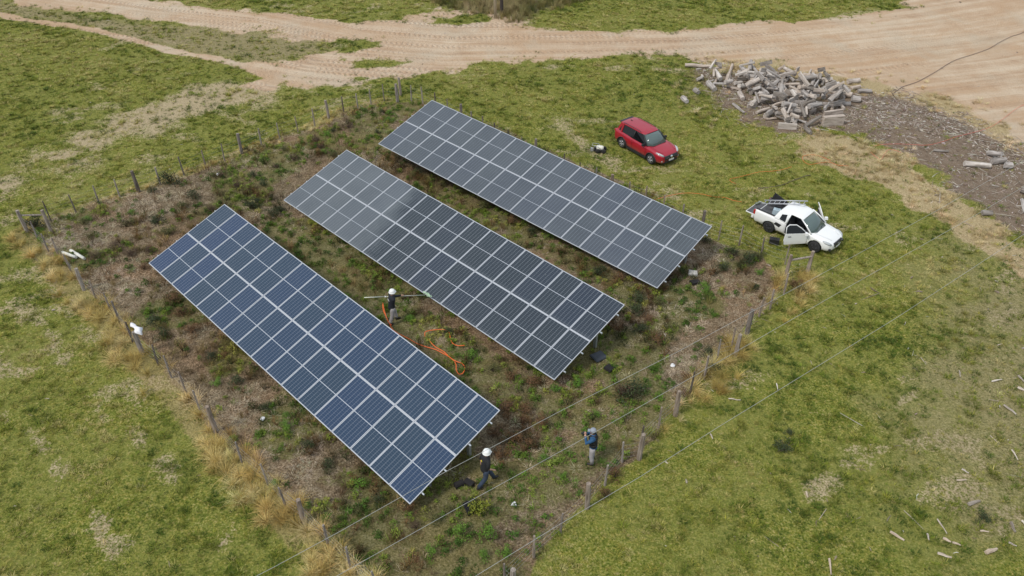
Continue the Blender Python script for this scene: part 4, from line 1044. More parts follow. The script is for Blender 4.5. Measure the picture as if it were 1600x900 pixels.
def slab(name, px, py, sz, mat, label, cat, rz=0, tilt=(0, 0), h=.03):
    m_ = MB(); m_.box((0, 0, 0), (sz[0], sz[1], h)); r_ = .03
    m_.box((0, 0, h * .5 + .006), (sz[0] * .86, sz[1] * .86, .012))
    o = m_.obj(name, mat, None, at(px, py) + Vector((0, 0, h / 2 + .02 + .3 * sz[0] * abs(math.sin(tilt[0])) + .3 * sz[1] * abs(math.sin(tilt[1])))), (tilt[1], tilt[0], rz)); tag(o, label, cat); return o
M_DKSLATE = simple('dark_slate_plastic', (.035, .042, .055), .5, 0, .2); M_CONC = simple('pale_concrete', (.50, .48, .45), .9, 0, .12, 9, 0, .3); M_BURNT = simple('black_rubber_sheet', (.012, .010, .010), .75, 0, .3)
slab('box_lid', 935.5, 559, (.62, .50), M_DKSLATE, 'square dark slate lid on the ground right of the middle array', 'lid', R(35), (.10, .05), .05)
slab('box_lid', 952, 578, (.42, .34), M_BURNT, 'smaller black box lid lying in the weeds below the slate lid', 'lid', R(50), (.25, .1), .09)
slab('paving_slab', 1082.5, 428, (.42, .42), M_CONC, 'pale square slab on the bare ground by the farthest array', 'slab', R(-12), (.06, 0), .05)
slab('box_lid', 1086, 443, (.46, .28), M_BURNT, 'black box lid half hidden in the weeds below the pale square slab', 'lid', R(20), (.1, 0), .10)
m_ = MB(); m_.box((-.16, -.06, .09), (.36, .22, .15), Matrix.Rotation(R(28), 3, 'Z')); m_.box((.18, -.02, .10), (.36, .22, .16), Matrix.Rotation(R(-38), 3, 'Z')); m_.box((-.16, -.06, .175), (.30, .16, .03), Matrix.Rotation(R(28), 3, 'Z'))
o = m_.obj('black_bag', M_BURNT, None, at(725, 757)); tag(o, 'limp black bag lying behind the walking worker in the helmet', 'bag')
m_ = MB()
for k in range(9):
    m_.box((-.22 + k * .055, 0, .12), (.012, .42, .24)); m_.box((0, -.22 + k * .055, .12), (.44, .012, .24))
o = m_.obj('crate', M_BLACKP, None, at(737, 795), (.1, -.1, R(25))); tag(o, 'black open grid crate beside the yellow green bush', 'crate')
# two pale tubes near the left corner
for (a, b_, lab) in (((97, 394), (119, 402), 'dirty white pipe, the left of two lying by the left fence'), ((110, 391), (132, 404), 'clean white pipe, the right of two lying by the left fence')):
    A_, B_ = at(*a, .12), at(*b_, .10); m_ = MB(); m_.tube([A_ - A_, (B_ - A_) * .5, B_ - A_], [.075, .08, .075], 10, jit=.03); m_.tube([(B_ - A_) * .48, (B_ - A_) * .52], .09, 10)
    o = m_.obj('pipe', simple('white_pipe', (.66, .65, .58), .6, 0, .2, 5), None, A_); tag(o, lab, 'pipe', 'pale pipes by the left fence')
# white sack pulled over a fence post
def sack():
    bm = bmesh.new(); bmesh.ops.create_icosphere(bm, subdivisions=3, radius=1)
    for v in bm.verts:
        n = math.sin(v.co.x * 5 + v.co.y * 3) * .08 + math.sin(v.co.z * 7 + v.co.x * 4) * .07
        x = v.co.x; w = (1.0 - .25 * x * x) * (1 + .25 * math.sin(x * 5)); v.co = Vector((v.co.x * .36, v.co.y * (.12 + .05 * math.sin(v.co.x * 6)) * w, v.co.z * .09 * w)) * (1 + n * 1.8)
        v.co.z -= .12 * (v.co.x) + .08 * v.co.x ** 2
    me = bpy.data.meshes.new('plastic_sack'); bm.to_mesh(me); bm.free(); me.materials.append(simple('white_plastic_sack', (.76, .75, .78), .45, 0, .06)); me.polygons.foreach_set('use_smooth', [True] * len(me.polygons)); return me
q = at(223, 552); o = link('plastic_sack', sack(), None, q + Vector((.16, .02, 1.36)), (0, .25, R(-38))); tag(o, 'white plastic sack draped over a fence post on the left side', 'sack')
M_LIT = simple('white_litter', (.72, .72, .72), .6)
for px, py, lab in ((411, 656, 'crumpled white scrap on the ground left of the blue array'), (1051, 573, 'white scrap of litter on the brown ground between two cables'), (803, 790, 'tiny white scrap right of the yellow green bush'), (341, 274, 'white scrap among the dark shrubs near the back fence')):
    bm = bmesh.new(); bmesh.ops.create_icosphere(bm, subdivisions=2, radius=.10)
    for v in bm.verts: v.co *= random.uniform(.6, 1.2); v.co.z *= .6
    me = bpy.data.meshes.new('litter'); bm.to_mesh(me); bm.free(); me.materials.append(M_LIT); o = link('litter', me, None, at(px, py) + Vector((0, 0, .08))); tag(o, lab, 'litter')

# hoses
M_ORANGE = simple('orange_hose', (.80, .15, .03), .45, 0, .08); M_PINK = simple('faded_red_hose', (.62, .13, .09), .6, 0, .2); M_DARKC = simple('dark_cable', (.10, .07, .06), .7, 0, .2)
def smooth(pts, k=6):
    out = []
    P_ = [pts[0]] + list(pts) + [pts[-1]]
    for i in range(1, len(P_) - 2):
        a, b_, c, d = P_[i - 1], P_[i], P_[i + 1], P_[i + 2]
        for j in range(k):
            t = j / k; out.append(.5 * ((2 * b_) + (c - a) * t + (2 * a - 5 * b_ + 4 * c - d) * t * t + (3 * b_ - a - 3 * c + d) * t ** 3))
    return out + [pts[-1]]
def hose(name, px, mat, label, cat, rad=.018, z=.10):
    W = smooth([at(x, y, z + .02 * math.sin(i * 1.7)) for i, (x, y) in enumerate(px)]); m_ = MB(); m_.tube(W, rad, 6); o = m_.obj(name, mat); tag(o, label, cat); return o
z5 = lambda l: [(560 + x / 5, 430 + y / 5) for x, y in l]
hose('hose', z5([(190, 228), (195, 275), (215, 320), (240, 375), (270, 425), (320, 460), (390, 495), (460, 535), (530, 560), (600, 580), (660, 610), (720, 645), (760, 690), (765, 740), (785, 772), (815, 765), (832, 725), (810, 690), (770, 675), (725, 650), (670, 600), (610, 565), (570, 530), (550, 500)]), M_ORANGE, 'orange hose with a loop trailing behind the worker with the brush', 'hose', .02, .12)
hose('hose', z5([(520, 480), (522, 445), (560, 432), (620, 425), (680, 428), (710, 450), (718, 490), (735, 530), (775, 550), (830, 548)]), M_ORANGE, 'short bright orange hose curling over the bare patch between two arrays', 'hose', .019, .12)
hose('hose', [(598, 473), (602, 490), (607, 503), (612, 508)], M_ORANGE, 'orange hose hanging down at the feet of the worker with the brush', 'hose', .014, .2)
z6 = lambda l: [(1020 + x / 4.21, 220 + y / 4.21) for x, y in l]
hose('cable', z6([(-30, 400), (20, 385), (90, 365), (160, 350), (230, 343), (320, 350), (400, 368), (470, 372), (530, 392), (585, 402)]), M_ORANGE, 'orange cable from the far array to the grass behind the pickup', 'cable', .010, .06)
hose('cable', z6([(545, 280), (515, 268), (510, 250), (560, 240), (620, 225), (700, 205), (780, 200), (850, 190), (915, 170)]), M_ORANGE, 'orange cable on the grass uphill of the pickup', 'cable', .009, .05)
hose('cable', z6([(1290, 165), (1220, 160), (1160, 140), (1100, 145), (1030, 155), (990, 130), (990, 100), (1050, 92), (1110, 105), (1170, 130)]), M_ORANGE, 'orange cable looped at the edge of the ginger grass', 'cable', .009, .06)
z3 = lambda l: [(1380 + x / 4.5, 180 + y / 4.5) for x, y in l]
hose('cable', z3([(-90, 260), (-20, 310), (10, 270), (40, 242), (90, 248), (125, 262)]), M_PINK, 'short red cable at the edge of the wood chip ground', 'cable', .011, .07)
hose('cable', z3([(-60, 215), (0, 205), (100, 202), (200, 205), (310, 210), (420, 185), (520, 150), (640, 120), (760, 80), (850, 20), (960, -60), (1100, -110)]), M_PINK, 'long red cable running over the wood chips to the sand', 'cable', .011, .07)
hose('cable', [(1395, 147), (1402, 141), (1412, 135), (1435, 127), (1462, 112), (1490, 95), (1520, 85), (1545, 76), (1562, 66), (1580, 57), (1600, 50), (1660, 20)], M_DARKC, 'long dark cable lying across the sand at the right edge', 'cable', .017, .03)
hose('cable', z6([(690, 312), (780, 303), (850, 290), (920, 262), (1000, 232), (1040, 225)]), M_DARKC, 'thin dark cable on the grass behind the pickup', 'cable', .018, .06)

# ------------------------------------------------------------------ wood pile
def logmesh(seed, L_, r0, r1, kind='round'):
    r_ = random.Random(seed); m_ = MB(); random.seed(seed)
    n = 11
    if kind == 'split':
        pts = [(-L_ / 2, 0, 0), (-L_ / 6, r_.uniform(-.02, .02), .01), (L_ / 6, r_.uniform(-.02, .02), 0), (L_ / 2, 0, 0)]
        m_.tube(pts, [r0 * .9, r0, r1, r1 * .8], 5, jit=.22, smooth=False)
    elif kind == 'plank':
        m_.box((0, 0, 0), (L_, r0 * 2.4, r1))
        m_.box((.05, r0 * .1, r1 * .55), (L_ * .8, r0 * 1.2, r1 * .3))
    else:
        pts = [(-L_ / 2, 0, 0), (-L_ * .22, r_.uniform(-.03, .03), r_.uniform(-.02, .02)), (L_ * .2, r_.uniform(-.03, .03), 0), (L_ / 2, 0, 0)]
        m_.tube(pts, [r0, r0 * r_.uniform(.9, 1.05), (r0 + r1) / 2, r1], n, jit=.07, smooth=False)
        if r_.random() < .5: m_.tube([(L_ * .1, 0, 0), (L_ * .16, r0 * 1.3, r0 * .4)], [r0 * .35, r0 * .25], 6)
    me = m_.mesh('log', M_LOG)
    # object-space grain runs along Z, so lay the mesh along Z
    for v in me.vertices: v.co = Vector((v.co.z, v.co.y, v.co.x))
    me.flip_normals(); return me
LM = []
for s in range(16):
    rr = random.Random(100 + s); LM.append((rr.uniform(.45, 1.2), rr.uniform(.07, .175)))
LMe = [logmesh(100 + i, L_, r_, r_ * random.Random(i).uniform(.65, 1.0), ('split', 'round', 'round', 'plank', 'round', 'split')[i % 6] if r_ < .15 else ('round', 'split')[i % 2]) for i, (L_, r_) in enumerate(LM)]
random.seed(5)
class Heap:
    def __init__(s, x0, y0, w, h, res=.08):
        s.x0, s.y0, s.res = x0, y0, res; s.g = np.zeros((int(h / res), int(w / res)))
    def cells(s, cx, cy, yaw, L_, r_):
        k = np.arange(-L_ / 2, L_ / 2 + .01, s.res); j = np.arange(-r_ * .8, r_ * .81, s.res)
        K, J = np.meshgrid(k, j); X = cx + K * math.cos(yaw) - J * math.sin(yaw); Y = cy + K * math.sin(yaw) + J * math.cos(yaw)
        return K, J, np.clip(((Y - s.y0) / s.res).astype(int), 0, s.g.shape[0] - 1), np.clip(((X - s.x0) / s.res).astype(int), 0, s.g.shape[1] - 1)
    def drop(s, cx, cy, yaw, L_, r_):
        K, J, a, b = s.cells(cx, cy, yaw, L_, r_); h = s.g[a, b]
        kc = K[0]; col = h.max(0); best = None
        # lowest resting line z = z0 + t*k lying above the heap
        for t in np.linspace(-.55, .55, 23):
            z0 = (col - t * kc).max()
            if best is None or z0 + abs(t) * .06 < best[0] - 1e-6: best = (z0 + abs(t) * .06, z0, t)
        _, z0, t = best; zz = z0 + t * K + 2 * np.sqrt(np.maximum(r_ ** 2 - J ** 2 * .8, .001)) - (2 * r_ - 2 * r_ * .93)
        s.g[a, b] = np.maximum(h, zz); return z0 + r_ * .93, math.atan(t)
heap = Heap(8, 38, 26, 26)
def put_log(me, L_, r_, x, y, yaw, label, cat='log', group=None, name='log', mat=None):
    z, tilt = heap.drop(x, y, yaw, L_, r_)
    o = link(name, me); d = Vector((math.cos(yaw) * math.cos(tilt), math.sin(yaw) * math.cos(tilt), math.sin(tilt)))
    q = d.to_track_quat('Z', 'Y'); o.rotation_mode = 'QUATERNION'; o.rotation_quaternion = q; o.location = (x, y, z)
    tag(o, label, cat, group); return o
PILE = P([(1120, 118), (1150, 106), (1200, 110), (1235, 122), (1290, 122), (1322, 138), (1335, 152), (1322, 170), (1318, 192), (1290, 208), (1240, 202), (1205, 190), (1168, 172), (1152, 160), (1132, 140), (1090, 132), (1088, 120)])
cxp, cyp = PILE.mean(0)
SPEC = []
def seg_d(x, y, a, b_):
    d = b_ - a; t = max(0, min(1, ((x - a.x) * d.x + (y - a.y) * d.y) / d.length_squared)); return math.hypot(x - a.x - d.x * t, y - a.y - d.y * t)
STICKS = []
# singled-out pieces
def special(a, b_, r_, label, kind='round', z0=0):
    A_, B_ = at(*a), at(*b_); d = B_ - A_; L_ = d.length
    SPEC.append((A_, B_)); me = logmesh(len(label) * 7 + len(SPEC), L_, r_, r_ * .85, kind); c = (A_ + B_) / 2
    return put_log(me, L_, r_, c.x, c.y, math.atan2(d.y, d.x), label, 'log' if kind != 'plank' else 'plank', None, 'log' if kind != 'plank' else 'plank')
special((1134, 132), (1144, 104), .16, 'long straight square beam standing out at the left of the wood pile', 'split')
special((1070, 104), (1110, 106), .13, 'long thin log at the far left end of the wood pile')
special((1106, 133), (1116, 144), .20, 'short log alone on the grass left of the wood pile')
special((1085, 143), (1091, 148), .17, 'short pale stump on the grass, second from the wood pile')
special((1066, 156), (1073, 162), .17, 'short pale stump on the grass, farthest left of the wood pile')
special((1324, 131), (1342, 129), .19, 'thick log lying just right of the wood pile, topmost of three')
special((1328, 142), (1343, 138), .15, 'pale short log right of the wood pile, middle of three')
special((1340, 145), (1361, 145), .14, 'log with a broken forked end, farthest right of the wood pile')
special((1330, 158), (1344, 160), .22, 'fat log at the right foot of the wood pile')
special((1300, 146), (1330, 153), .22, 'long fat pale log at the right side of the wood pile')
special((1284, 197), (1316, 194), .30, 'wide flat grey slab of wood at the front foot of the pile', 'plank')
special((1286, 184), (1315, 180), .20, 'flat split slab of wood above the wide grey slab', 'plank')
special((1256, 200), (1280, 193), .12, 'pale straight log beside the wide flat grey slab')
special((1257, 202), (1266, 211), .14, 'log pointing towards the camera at the front of the pile')
special((1145, 164), (1162, 178), .10, 'pale pointed splinter log left of the wood pile', 'split')
special((1155, 148), (1160, 158), .17, 'bright pale log with dark end at the left side of the pile')
special((1215, 200), (1244, 202), .17, 'flat grey beam at the front left foot of the pile', 'plank')
cnt = 0; tries = 0
lx0, lx1 = PILE[:, 0].min(), PILE[:, 0].max(); ly0, ly1 = PILE[:, 1].min(), PILE[:, 1].max()
while cnt < 210 and tries < 9000:
    tries += 1
    x = random.uniform(lx0, lx1); y = random.uniform(ly0, ly1)
    sdp = float(poly_sd(np.array([x]), np.array([y]), PILE)[0])
    if sdp < .15: continue
    if any(seg_d(x, y, *s_) < .62 for s_ in SPEC): continue
    if heap.g[int((y - heap.y0) / .08), int((x - heap.x0) / .08)] > .38: continue
    i = random.randrange(16); L_, r_ = LM[i]
    put_log(LMe[i], L_, r_, x, y, random.uniform(0, 3.1416), 'weathered grey log heaped in the wood pile', 'log', 'logs heaped in the wood pile'); cnt += 1
heap.g[:] = 0
special((1505, 259), (1546, 263), .17, 'long grey log lying on the wood chip ground')
special((1548, 256), (1569, 254), .20, 'thick pale log on the wood chip ground, at the dark stump')
special((1541, 242), (1562, 252), .15, 'dark charred log on the wood chip ground')
special((1568, 262), (1580, 263), .20, 'dark stump end at the right end of the three chip-ground logs')
special((1533, 336), (1549, 336), .15, 'short dark log on the ginger grass at the right')
special((1596, 300), (1606, 304), .28, 'pale tan log cut by the right edge of the picture')
special((1596, 313), (1600, 333), .08, 'narrow pale plank at the right edge below the tan log', 'split')
special((1458, 236), (1482, 238), .07, 'thin grey branch lying over the red cable on the chips', 'split')
heap = Heap(4, 10, 40, 32)
for k, (a, b_, r_) in enumerate([((1464, 866), (1486, 873), .10), ((1539, 866), (1556, 860), .16), ((1295, 874), (1298, 899), .07), ((1568, 634), (1587, 649), .09), ((1590, 588), (1600, 598), .08), ((1589, 607), (1600, 612), .12), ((1549, 597), (1565, 594), .06),
        ((1578, 818), (1585, 833), .12), ((1464, 812), (1479, 835), .05), ((1390, 832), (1412, 846), .10), ((1448, 835), (1451, 845), .06), ((1503, 735), (1512, 740), .07), ((1494, 752), (1509, 751), .07), ((1512, 790), (1530, 785), .14), ((1576, 849), (1587, 854), .07), ((1596, 815), (1604, 824), .08),
        ((1488, 849), (1499, 853), .08), ((1475, 845), (1481, 848), .10), ((1138, 624), (1157, 626), .05), ((1213, 600), (1215, 610), .05), ((1110, 680), (1113, 686), .06), ((1259, 769), (1262, 778), .05), ((1531, 831), (1544, 832), .06), ((1580, 704), (1590, 720), .06), ((1498, 580), (1500, 590), .05)]):
    A_, B_ = at(*a), at(*b_); d = B_ - A_; L_ = max(d.length, .25); c = (A_ + B_) / 2; r_ *= .5
    me = logmesh(300 + k, L_, r_, r_ * .7, 'split'); me.materials[0] = M_CHIP
    z, tilt = heap.drop(c.x, c.y, math.atan2(d.y, d.x), L_, r_)
    o = link('stick', me, None, (c.x, c.y, z + .02)); o.rotation_mode = 'QUATERNION'; o.rotation_quaternion = Vector((d.x, d.y, 0.001)).to_track_quat('Z', 'Y')
    tag(o, 'pale bleached piece of wood lying loose in the pasture', 'stick', 'bleached pieces of wood in the pasture'); STICKS.append((o, 's', (a[0] + b_[0]) / 2, (a[1] + b_[1]) / 2))

# ------------------------------------------------------------------ shrubs
def leafmat(name, c1, c2):
    m, nt, b = newmat(name); geo = N(nt, 'NewGeometry'); oi = N(nt, 'ObjectInfo')
    f = math_(nt, 'ADD', math_(nt, 'MULTIPLY', geo.outputs['Random Per Island'], .7), math_(nt, 'MULTIPLY', oi.outputs['Random'], .3))
    nt.links.new(mixc(nt, f, c1, c2), b.inputs['Base Color']); b.inputs['Roughness'].default_value = .6; b.inputs['Specular IOR Level'].default_value = .25; return m
LEAFM = {'dark': leafmat('dark_shrub_leaves', (.018, .030, .012), (.060, .075, .025)), 'brown': leafmat('brown_shrub_twigs', (.045, .028, .018), (.13, .085, .05)),
         'green': leafmat('fresh_green_leaves', (.05, .13, .015), (.15, .26, .03)), 'olive': leafmat('olive_shrub_leaves', (.05, .06, .018), (.14, .13, .04)), 'yellow': leafmat('yellow_green_leaves', (.11, .15, .015), (.28, .27, .03)),
         'rust': leafmat('rusty_weed_leaves', (.07, .035, .015), (.20, .11, .05))}
M_STEM = simple('shrub_stem', (.08, .055, .04), .9)
def shrub_mesh(seed, twiggy):
    r_ = random.Random(seed); m_ = MB(); cs = []
    for i in range(9): a = r_.uniform(0, 6.28); q = r_.uniform(0, .33); cs.append((Vector((q * math.cos(a), q * math.sin(a), r_.uniform(.14, .46) - q * .25)), r_.uniform(.13, .22)))
    for c, rad in cs:
        for k in range(70 if not twiggy else 46):
            v = Vector((r_.gauss(0, 1), r_.gauss(0, 1), r_.gauss(0, 1))).normalized() * rad * r_.uniform(.5, 1.15); p = c + v
            if p.z < .01: continue
            nn = (v.normalized() + Vector((r_.gauss(0, .6), r_.gauss(0, .6), r_.gauss(.2, .6)))).normalized(); t = Matrix.Rotation(r_.uniform(0, 6.28), 3, nn) @ nn.orthogonal().normalized(); b_ = nn.cross(t)
            s_ = r_.uniform(.022, .042); w_ = .40 if not twiggy else .13; s_ *= 1.0 if not twiggy else 1.9
            m_.add([p - t * s_, p + b_ * s_ * w_, p + t * s_, p - b_ * s_ * w_], [(0, 1, 2, 3)])
    return m_
def stem_mesh(seed):
    r_ = random.Random(seed); m_ = MB()
    for i in range(9):
        a = r_.uniform(0, 6.28); q = r_.uniform(.1, .42); e = Vector((q * math.cos(a), q * math.sin(a), r_.uniform(.3, .62))); m_.tube([(0, 0, -.03), e * .5 + Vector((0, 0, .06)), e], [.012, .008, .003], 4, cap=False)
    return m_.mesh('stem', M_STEM)
SHM = {}
RANK = []
def shrub(px, py, size, kind, label=None, group=None, zs=1.0, cat='shrub'):
    v = random.randrange(3); key = (kind, v)
    if key not in SHM: SHM[key] = (shrub_mesh(40 + v, kind in ('brown', 'rust')).mesh('foliage', LEAFM[kind], fix=False), stem_mesh(v))
    L_ = {'dark': 'dark green shrub growing in the brown weeds of the enclosure', 'brown': 'leafless brown shrub among the weeds of the enclosure', 'green': 'fresh green plant in the enclosure', 'olive': 'olive green shrub in the enclosure weeds', 'rust': 'rust coloured weed clump in the enclosure', 'yellow': 'yellow green bush'}[kind]
    G_ = {'dark': 'dark shrubs in the enclosure', 'brown': 'brown shrubs in the enclosure', 'green': 'fresh green plants in the enclosure', 'olive': 'olive shrubs in the enclosure', 'rust': 'rusty weed clumps in the enclosure', 'yellow': 'yellow green bushes'}[kind]
    t = thing('shrub', label or L_, cat, at(px, py), random.uniform(0, 6.28), G_ if not label else None)
    if not label: RANK.append((t, kind, px, py))
    t.scale = (size, size, size * zs)
    link('foliage', SHM[key][0], t); link('stem', SHM[key][1], t)
random.seed(11)
shrub(266, 286, 1.7, 'dark', 'big dark shrub against the back left fence, under a thin stake', zs=.9)
shrub(986, 622, 1.8, 'dark', 'large dark round bush between the overhead cables, right of the middle array', zs=.85)
shrub(970, 618, 1.3, 'brown', 'bare brown twigs on the left side of the large dark round bush')
shrub(55, 355, 1.5, 'dark', 'dark shrub under the rail of the left corner posts', zs=.8)
shrub(752, 798, 1.3, 'yellow', 'yellow green bush beside the black grid crate', zs=.9)
shrub(722, 836, 1.0, 'green', 'bright green plant, lower left of the crate, left of two'); shrub(762, 842, 1.05, 'green', 'bright green plant below the crate, right of two')
shrub(676, 864, .7, 'green', 'small bluish green plant alone near the lower left of the crate'); shrub(790, 866, .8, 'green', 'bright green plant beside the lowest overhead cable'); shrub(757, 872, .65, 'green', 'smallest green plant near the bottom edge, between two others')
shrub(1225, 702, 1.15, 'dark', 'dark green clump alone in the right pasture', zs=.5); shrub(1232, 676, .6, 'dark', 'smaller dark green clump in the right pasture', zs=.5)
shrub(1534, 810, .8, 'dark', 'round dark green tuft among bleached wood at lower right', zs=.6)
for px, py, s, k in ((345, 276, 1.1, 'brown'), (397, 276, 1.2, 'dark'), (410, 290, 1.1, 'dark'), (370, 292, 1.0, 'brown'), (305, 310, 1.3, 'dark'), (240, 300, 1.0, 'dark'), (285, 325, 1.2, 'olive'), (330, 330, 1.2, 'brown'), (395, 325, 1.4, 'dark'), (425, 338, 1.5, 'dark'),
                     (440, 330, 1.0, 'dark'), (205, 335, 1.0, 'green'), (245, 350, 1.3, 'dark'), (265, 365, 1.3, 'olive'), (205, 350, 1.1, 'olive'), (140, 372, 1.1, 'olive'), (150, 402, 1.2, 'brown'), (180, 390, 1.2, 'brown'), (205, 400, 1.4, 'brown'), (235, 395, 1.1, 'brown'),
                     (135, 345, 1.0, 'green'), (133, 350, .9, 'olive'), (430, 262, 1.0, 'brown'), (460, 250, 1.1, 'brown'), (500, 232, 1.0, 'brown'), (493, 222, 1.1, 'brown'), (520, 205, .9, 'dark'), (545, 200, 1.0, 'brown'), (510, 212, .9, 'green'), (610, 178, 1.0, 'green'),
                     (598, 178, .8, 'dark'), (606, 190, .9, 'green'), (520, 245, 1.0, 'olive'), (505, 240, .8, 'green'), (445, 235, .9, 'olive'), (590, 208, .7, 'dark'), (655, 272, 1.1, 'dark'), (645, 275, .9, 'olive'), (690, 290, 1.2, 'olive'), (720, 300, 1.1, 'olive'), (755, 325, 1.2, 'olive'), (800, 350, 1.3, 'rust'),
                     (830, 365, 1.2, 'dark'), (860, 372, 1.1, 'green'), (905, 405, 1.2, 'olive'), (935, 430, 1.2, 'dark'), (965, 440, 1.2, 'rust'), (995, 470, 1.4, 'dark'), (990, 490, 1.5, 'dark'), (965, 515, 1.4, 'rust'), (1010, 500, 1.3, 'rust'), (1030, 478, 1.2, 'olive'), (1000, 520, 1.1, 'dark'), (1025, 535, 1.3, 'rust'),
                     (640, 500, .9, 'green'), (700, 520, 1.0, 'dark'), (735, 560, 1.1, 'green'), (770, 580, 1.0, 'olive'), (800, 590, 1.1, 'rust'), (830, 600, 1.1, 'rust'), (870, 610, .9, 'green'), (900, 600, 1.1, 'green'), (790, 640, 1.4, 'rust'), (820, 645, 1.3, 'rust'), (775, 680, 1.3, 'rust'), (800, 690, 1.3, 'rust'), (845, 660, 1.2, 'rust'), (830, 700, 1.1, 'rust'),
                     (780, 715, 1.1, 'rust'), (670, 690, .8, 'rust'), (640, 800, 1.0, 'rust'), (650, 825, .9, 'brown'), (1105, 555, 1.0, 'dark'), (1130, 420, 1.2, 'dark'), (1145, 400, 1.2, 'dark'), (1170, 412, 1.3, 'dark'), (1185, 402, 1.1, 'olive'), (1100, 378, 1.1, 'dark'), (1092, 368, 1.0, 'dark'), (1100, 452, 1.0, 'green'), (1105, 458, .9, 'green'),
                     (1187, 428, .7, 'green'), (1216, 432, .7, 'dark'), (1180, 452, .7, 'dark'), (1070, 592, 1.0, 'rust'), (1065, 620, 1.0, 'rust'), (1115, 580, 1.0, 'dark'), (1240, 450, 1.2, 'rust'), (1250, 455, 1.1, 'olive'), (245, 505, 1.4, 'dark'), (255, 525, 1.2, 'dark'), (225, 420, 1.0, 'rust'), (270, 470, 1.2, 'rust'), (285, 490, 1.3, 'rust'),
                     (300, 520, 1.2, 'rust'), (330, 560, 1.1, 'dark'), (370, 600, 1.1, 'dark'), (415, 640, 1.1, 'dark'), (450, 670, 1.0, 'green'), (480, 700, 1.0, 'dark'), (515, 730, 1.0, 'dark'), (560, 760, 1.0, 'green'), (590, 785, .9, 'dark'), (945, 775, .9, 'rust'), (960, 745, 1.1, 'rust'), (680, 815, .9, 'olive'), (700, 800, .9, 'olive'),
                     (450, 650, .7, 'green'), (420, 560, .8, 'green'), (430, 760, .7, 'green'), (480, 790, .6, 'green'), (340, 600, .8, 'green'), (560, 800, .7, 'olive'), (880, 745, .7, 'green'), (850, 720, .8, 'green'), (930, 650, .7, 'green')):
    shrub(px, py, s * random.uniform(.8, 1.0), k, zs=random.uniform(.6, .85))

MARKS = [((45, 345), 'the left corner posts'), ((115, 398), 'the two pale pipes'), ((223, 535), 'the white sack on the post'), ((234, 411), 'the left corner of the blue array'), ((350, 320), 'the far corner of the blue array'), ((412, 656), 'the white scrap left of the blue array'),
         ((445, 311), 'the left corner of the middle array'), ((541, 235), 'the far corner of the middle array'), ((594, 222), 'the left corner of the farthest array'), ((621, 150), 'the far corner fence posts'), ((640, 789), 'the nearest corner of the blue array'), ((780, 641), 'the right corner of the blue array'),
         ((757, 730), 'the walking worker'), ((615, 480), 'the worker with the brush'), ((700, 540), 'the curled orange hose'), ((868, 594), 'the nearest corner of the middle array'), ((975, 477), 'the right corner of the middle array'), ((935, 559), 'the slate lid'), ((926, 700), 'the person in the grey cap'), ((1026, 450), 'the nearest corner of the farthest array'),
         ((1114, 354), 'the right corner of the farthest array'), ((1083, 427), 'the pale square slab'), ((1245, 415), 'the right corner fence posts'), ((737, 793), 'the black crate'), ((988, 610), 'the large dark bush')]
ORD = ['closest', 'second closest', 'third closest', 'fourth closest', 'fifth closest', 'sixth closest', 'seventh closest', 'eighth closest', 'ninth closest', 'tenth closest']
KN = {'dark': 'dark green shrub', 'brown': 'leafless brown shrub', 'green': 'fresh green plant', 'olive': 'olive green shrub', 'rust': 'rust coloured weed clump', 'yellow': 'yellow green bush'}
def rank_labels(items, marks, kn):
    seen = {}
    for o, kd, px, py in items:
        d, mk = min((math.hypot(px - a[0], (py - a[1]) * 1.4), b_) for a, b_ in marks); seen.setdefault((kd, mk), []).append((d, o))
    for (kd, mk), l in seen.items():
        l.sort(key=lambda q: q[0])
        for i, (d, o) in enumerate(l): o['label'] = f"{kn[kd]} {ORD[i]} to {mk}" if len(l) > 1 else f"{kn[kd]} by {mk}"
rank_labels(RANK, MARKS, KN)
rank_labels(STICKS, [((1475, 855), 'the bottom edge, left of the round dark green tuft'), ((1534, 810), 'the round dark green tuft'), ((1600, 620), 'the right edge, level with the picture middle'), ((1600, 840), 'the lower right corner of the picture'), ((1215, 605), 'the lowest overhead cable'), ((1225, 702), 'the dark green clump in the right pasture')], {'s': 'bleached wood piece'})

# ------------------------------------------------------------------ poles beyond the road
q = at(774, 28); m_ = MB(); m_.tube([(0, 0, -.3), (0, 0, 3.5), (.02, 0, 7.5)], [.13, .12, .10], 10, jit=.03); o = m_.obj('utility_pole', simple('pale_pole_wood', (.42, .36, .26), .85, 0, .15, 3), None, q); tag(o, 'tall pale wooden pole beyond the sand road', 'pole')
q = at(784, 23); t = thing('marker_post', 'dark post with a white upper part beside the pale wooden pole', 'post', q)
m_ = MB(); m_.tube([(0, 0, -.2), (0, 0, 1.3)], .14, 8, jit=.06, smooth=False); m_.obj('post', simple('tarred_wood', (.05, .04, .035), .9), t); m_ = MB(); m_.tube([(0, 0, 1.3), (0, 0, 2.6)], .10, 8); m_.obj('white_sleeve', M_PLATE, t)

